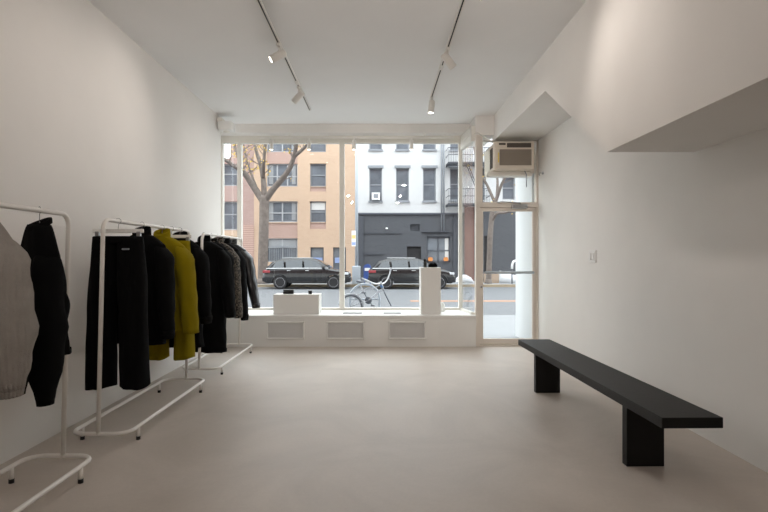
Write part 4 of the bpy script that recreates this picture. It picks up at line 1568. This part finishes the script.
        g._merge(t)
        g.build('windscreen', 'carglass', r, local=True)
    return r


CYc = 27.98
make_car('dark parked car facing right, in front of the peach building', (262.2 + 349.0) / 2 * 27.05 / F - VX * 27.05 / F, CYc)
make_car('dark parked car behind the bicycle, in front of the white and grey building', (368.0 + 456) / 2 * 27.05 / F - VX * 27.05 / F, CYc, roofdrop=0.0)

# ------------------------------------------------------------------ bicycle and bike stand
BY = 12.4
def B(px, py, dy=0.0):
    q = P(px, py, BY)
    return Vector((q.x, BY + dy, q.z))


bk = thing('bicycle', 'pale cruiser bicycle without its front wheel outside the window', 'bicycle', (B(368, 0).x, BY, -0.15))
rw = B(351, 305)
rwr = 0.262
rwz = -0.15 + rwr + 0.02
rw.z = rwz
w = MB()
w.tube([(rw.x + rwr * math.cos(2 * PI * k / 40), BY, rw.z + rwr * math.sin(2 * PI * k / 40)) for k in range(40)], 0.022, 10, closed=True)
wo = w.build('rear_wheel', 'bikedark', bk)
rm_ = MB()
rm_.tube([(rw.x + (rwr - .03) * math.cos(2 * PI * k / 40), BY, rw.z + (rwr - .03) * math.sin(2 * PI * k / 40)) for k in range(40)], 0.012, 8, closed=True)
rm_.build('rim', 'bikeframe', wo)
sk = MB()
for k in range(24):
    a = 2 * PI * k / 24
    sk.tube([(rw.x, BY + (.03 if k % 2 else -.03), rw.z), (rw.x + (rwr - .03) * math.cos(a), BY, rw.z + (rwr - .03) * math.sin(a))], 0.0018, 4)
sk.cyl((rw.x, BY - .05, rw.z), (rw.x, BY + .05, rw.z), .025)
sk.build('spokes', 'bikeframe', wo)
fd = MB()
fd.tube([(rw.x + (rwr + .035) * math.cos(a), BY, rw.z + (rwr + .035) * math.sin(a)) for a in [math.radians(-5 + 9.5 * i) for i in range(20)]], 0.02, 8)
fd.build('mudguard', 'bikeframe', bk)
BBp, HT, HB, ST = B(368.3, 300.5), B(381.5, 283.8), B(383, 288.5), B(360.5, 285.5)
frm = MB()
limb(frm, [HB, B(377.5, 292.5), B(372, 297.5), BBp], .018, .018, 8)
limb(frm, [HT, B(374, 288.2), B(367, 288.5), B(359.5, 294), B(352, 303), rw + Vector((0, -.04, 0))], .014, .010, 8)
frm.tube([ST, BBp], .015, 10)
frm.tube([BBp, rw + Vector((0, .05, 0))], .011, 8)
frm.tube([BBp, rw + Vector((0, -.05, 0))], .011, 8)
frm.tube([B(381, 282), B(383.6, 290)], .022, 10)
frm.build('frame', 'bikeframe', bk)
fk = MB()
for s in (-1, 1):
    fk.tube([B(383.6, 290, s * .02), B(385, 293.5, s * .05), B(388, 300, s * .05), B(391.2, 306, s * .05)], .013, 8)
fk.tube([B(383.6, 290), B(385, 293.5, .05)], .012, 8)
fk.tube([B(383.6, 290), B(385, 293.5, -.05)], .012, 8)
fk.build('fork', 'bikedark', bk)
MB().cyl(B(380.6, 285.2), B(382.6, 287.4), .032).build('stem_clamp', 'bikeblue', bk)
hbm = MB()
hbm.tube([B(381.3, 283.5), B(380.6, 281.5)], .014, 8)
ends = ([(380.2, 283.2, 0), (383.5, 283.6, .12), (387, 280.6, .20), (389.6, 275, .22), (391.2, 268, .22)],
        [(380.2, 283.2, 0), (376, 283.6, -.14), (371, 281.8, -.22), (366.5, 279.6, -.24), (362, 278, -.24)])
for e in ends:
    limb(hbm, [B(*q) for q in e], .017, .017, 10)
hbm.build('handlebar', 'cartrim', bk)
for e in ends:
    a, b = B(*e[-2]), B(*e[-1])
    MB().tube([a + (b - a) * .35, b + (b - a) * .05], .021, 10).build('grip', 'bikeframe', bk)
sd = MB()
sd.rings([[(B(px, 0).x, BY + w_ * math.cos(2 * PI * k / 14), B(0, py).z + hh * math.sin(2 * PI * k / 14)) for k in range(14)]
          for px, py, w_, hh in ((356.2, 281.2, .05, .015), (357, 281.2, .10, .035), (359.5, 281.6, .11, .035), (362, 281.8, .06, .025), (365.2, 281.6, .025, .018), (366.4, 281.6, .012, .008))])
sd.build('saddle', 'bikedark', bk)
MB().tube([B(359.8, 282.6), ST], .013, 8).build('seat_post', 'steel', bk)
ck = MB()
ck.lathe([(0.0, -.012), (.085, -.012), (.085, .012), (0, .012)], BBp, 'Y', 20)
ck.tube([BBp + Vector((0, -.06, 0)), B(364, 292.5, -.06)], .010, 8)
ck.tube([BBp + Vector((0, .06, 0)), B(372.6, 306, .06)], .010, 8)
cko = ck.build('crank', 'bikedark', bk)
for p in (B(364, 292.5, -.1), B(372.6, 306, .1)):
    MB().box(p.x - .05, p.x + .05, p.y - .04, p.y + .04, p.z - .012, p.z + .012, .004).build('pedal', 'bikedark', cko)

bs = thing('bike_stand', 'grey arched bike stand the cruiser bicycle leans on', 'bike stand', (B(364.5, 0).x, BY + .18, -0.15))
SY = .2
hoop = [B(349.4, 318, SY), B(349.4, 300, SY)]
cxh, czh = B(364.4, 0).x, B(0, 299, SY).z
rx_, rz_ = B(379.4, 0).x - cxh, B(0, 284.6, SY).z - czh
hoop = [(cxh - rx_, BY + SY, -0.15)] + [(cxh - rx_ * math.cos(a), BY + SY, czh + rz_ * math.sin(a)) for a in [PI * i / 20 for i in range(21)]] + [(cxh + rx_, BY + SY, -0.15)]
MB().tube(hoop, .028, 10).build('hoop', 'pole', bs)
MB().tube([(cxh - rx_, BY + SY, czh - .02), (cxh + rx_, BY + SY, czh - .02)], .018, 8).build('crossbar', 'pole', bs)
for s in (-1, 1):
    MB().cyl((cxh + s * rx_, BY + SY, -0.15), (cxh + s * rx_, BY + SY, -0.14), .07).build('foot_plate', 'pole', bs)

# ------------------------------------------------------------------ sky, camera, view
wld = bpy.data.worlds.new('overcast_sky')
sc.world = wld
wld.use_nodes = True
nt = wld.node_tree
bg = nt.nodes['Background']
bg.inputs['Color'].default_value = (0.92, 0.965, 1.0, 1)
bg.inputs['Strength'].default_value = 4.75

cam = bpy.data.cameras.new('camera')
cam.sensor_width = 36.0
cam.lens = 24.0
cam.shift_x = 5.0 / 768
cam.shift_y = 2.0 / 768
cam.clip_start = 0.05
cam.clip_end = 300
co = bpy.data.objects.new('camera', cam)
COL.objects.link(co)
co.location = (0, 0, CH)
co.rotation_euler = (PI / 2, 0, 0)
sc.camera = co

vs = sc.view_settings
sc.display_settings.display_device = 'sRGB'
vs.view_transform = 'Standard'
vs.look = 'None'
vs.gamma = 1.0
vs.exposure = 0.07
vs.use_curve_mapping = False
sc.cycles.max_bounces = 12
sc.cycles.diffuse_bounces = 6
sc.cycles.transparent_max_bounces = 16
sc.cycles.use_denoising = True
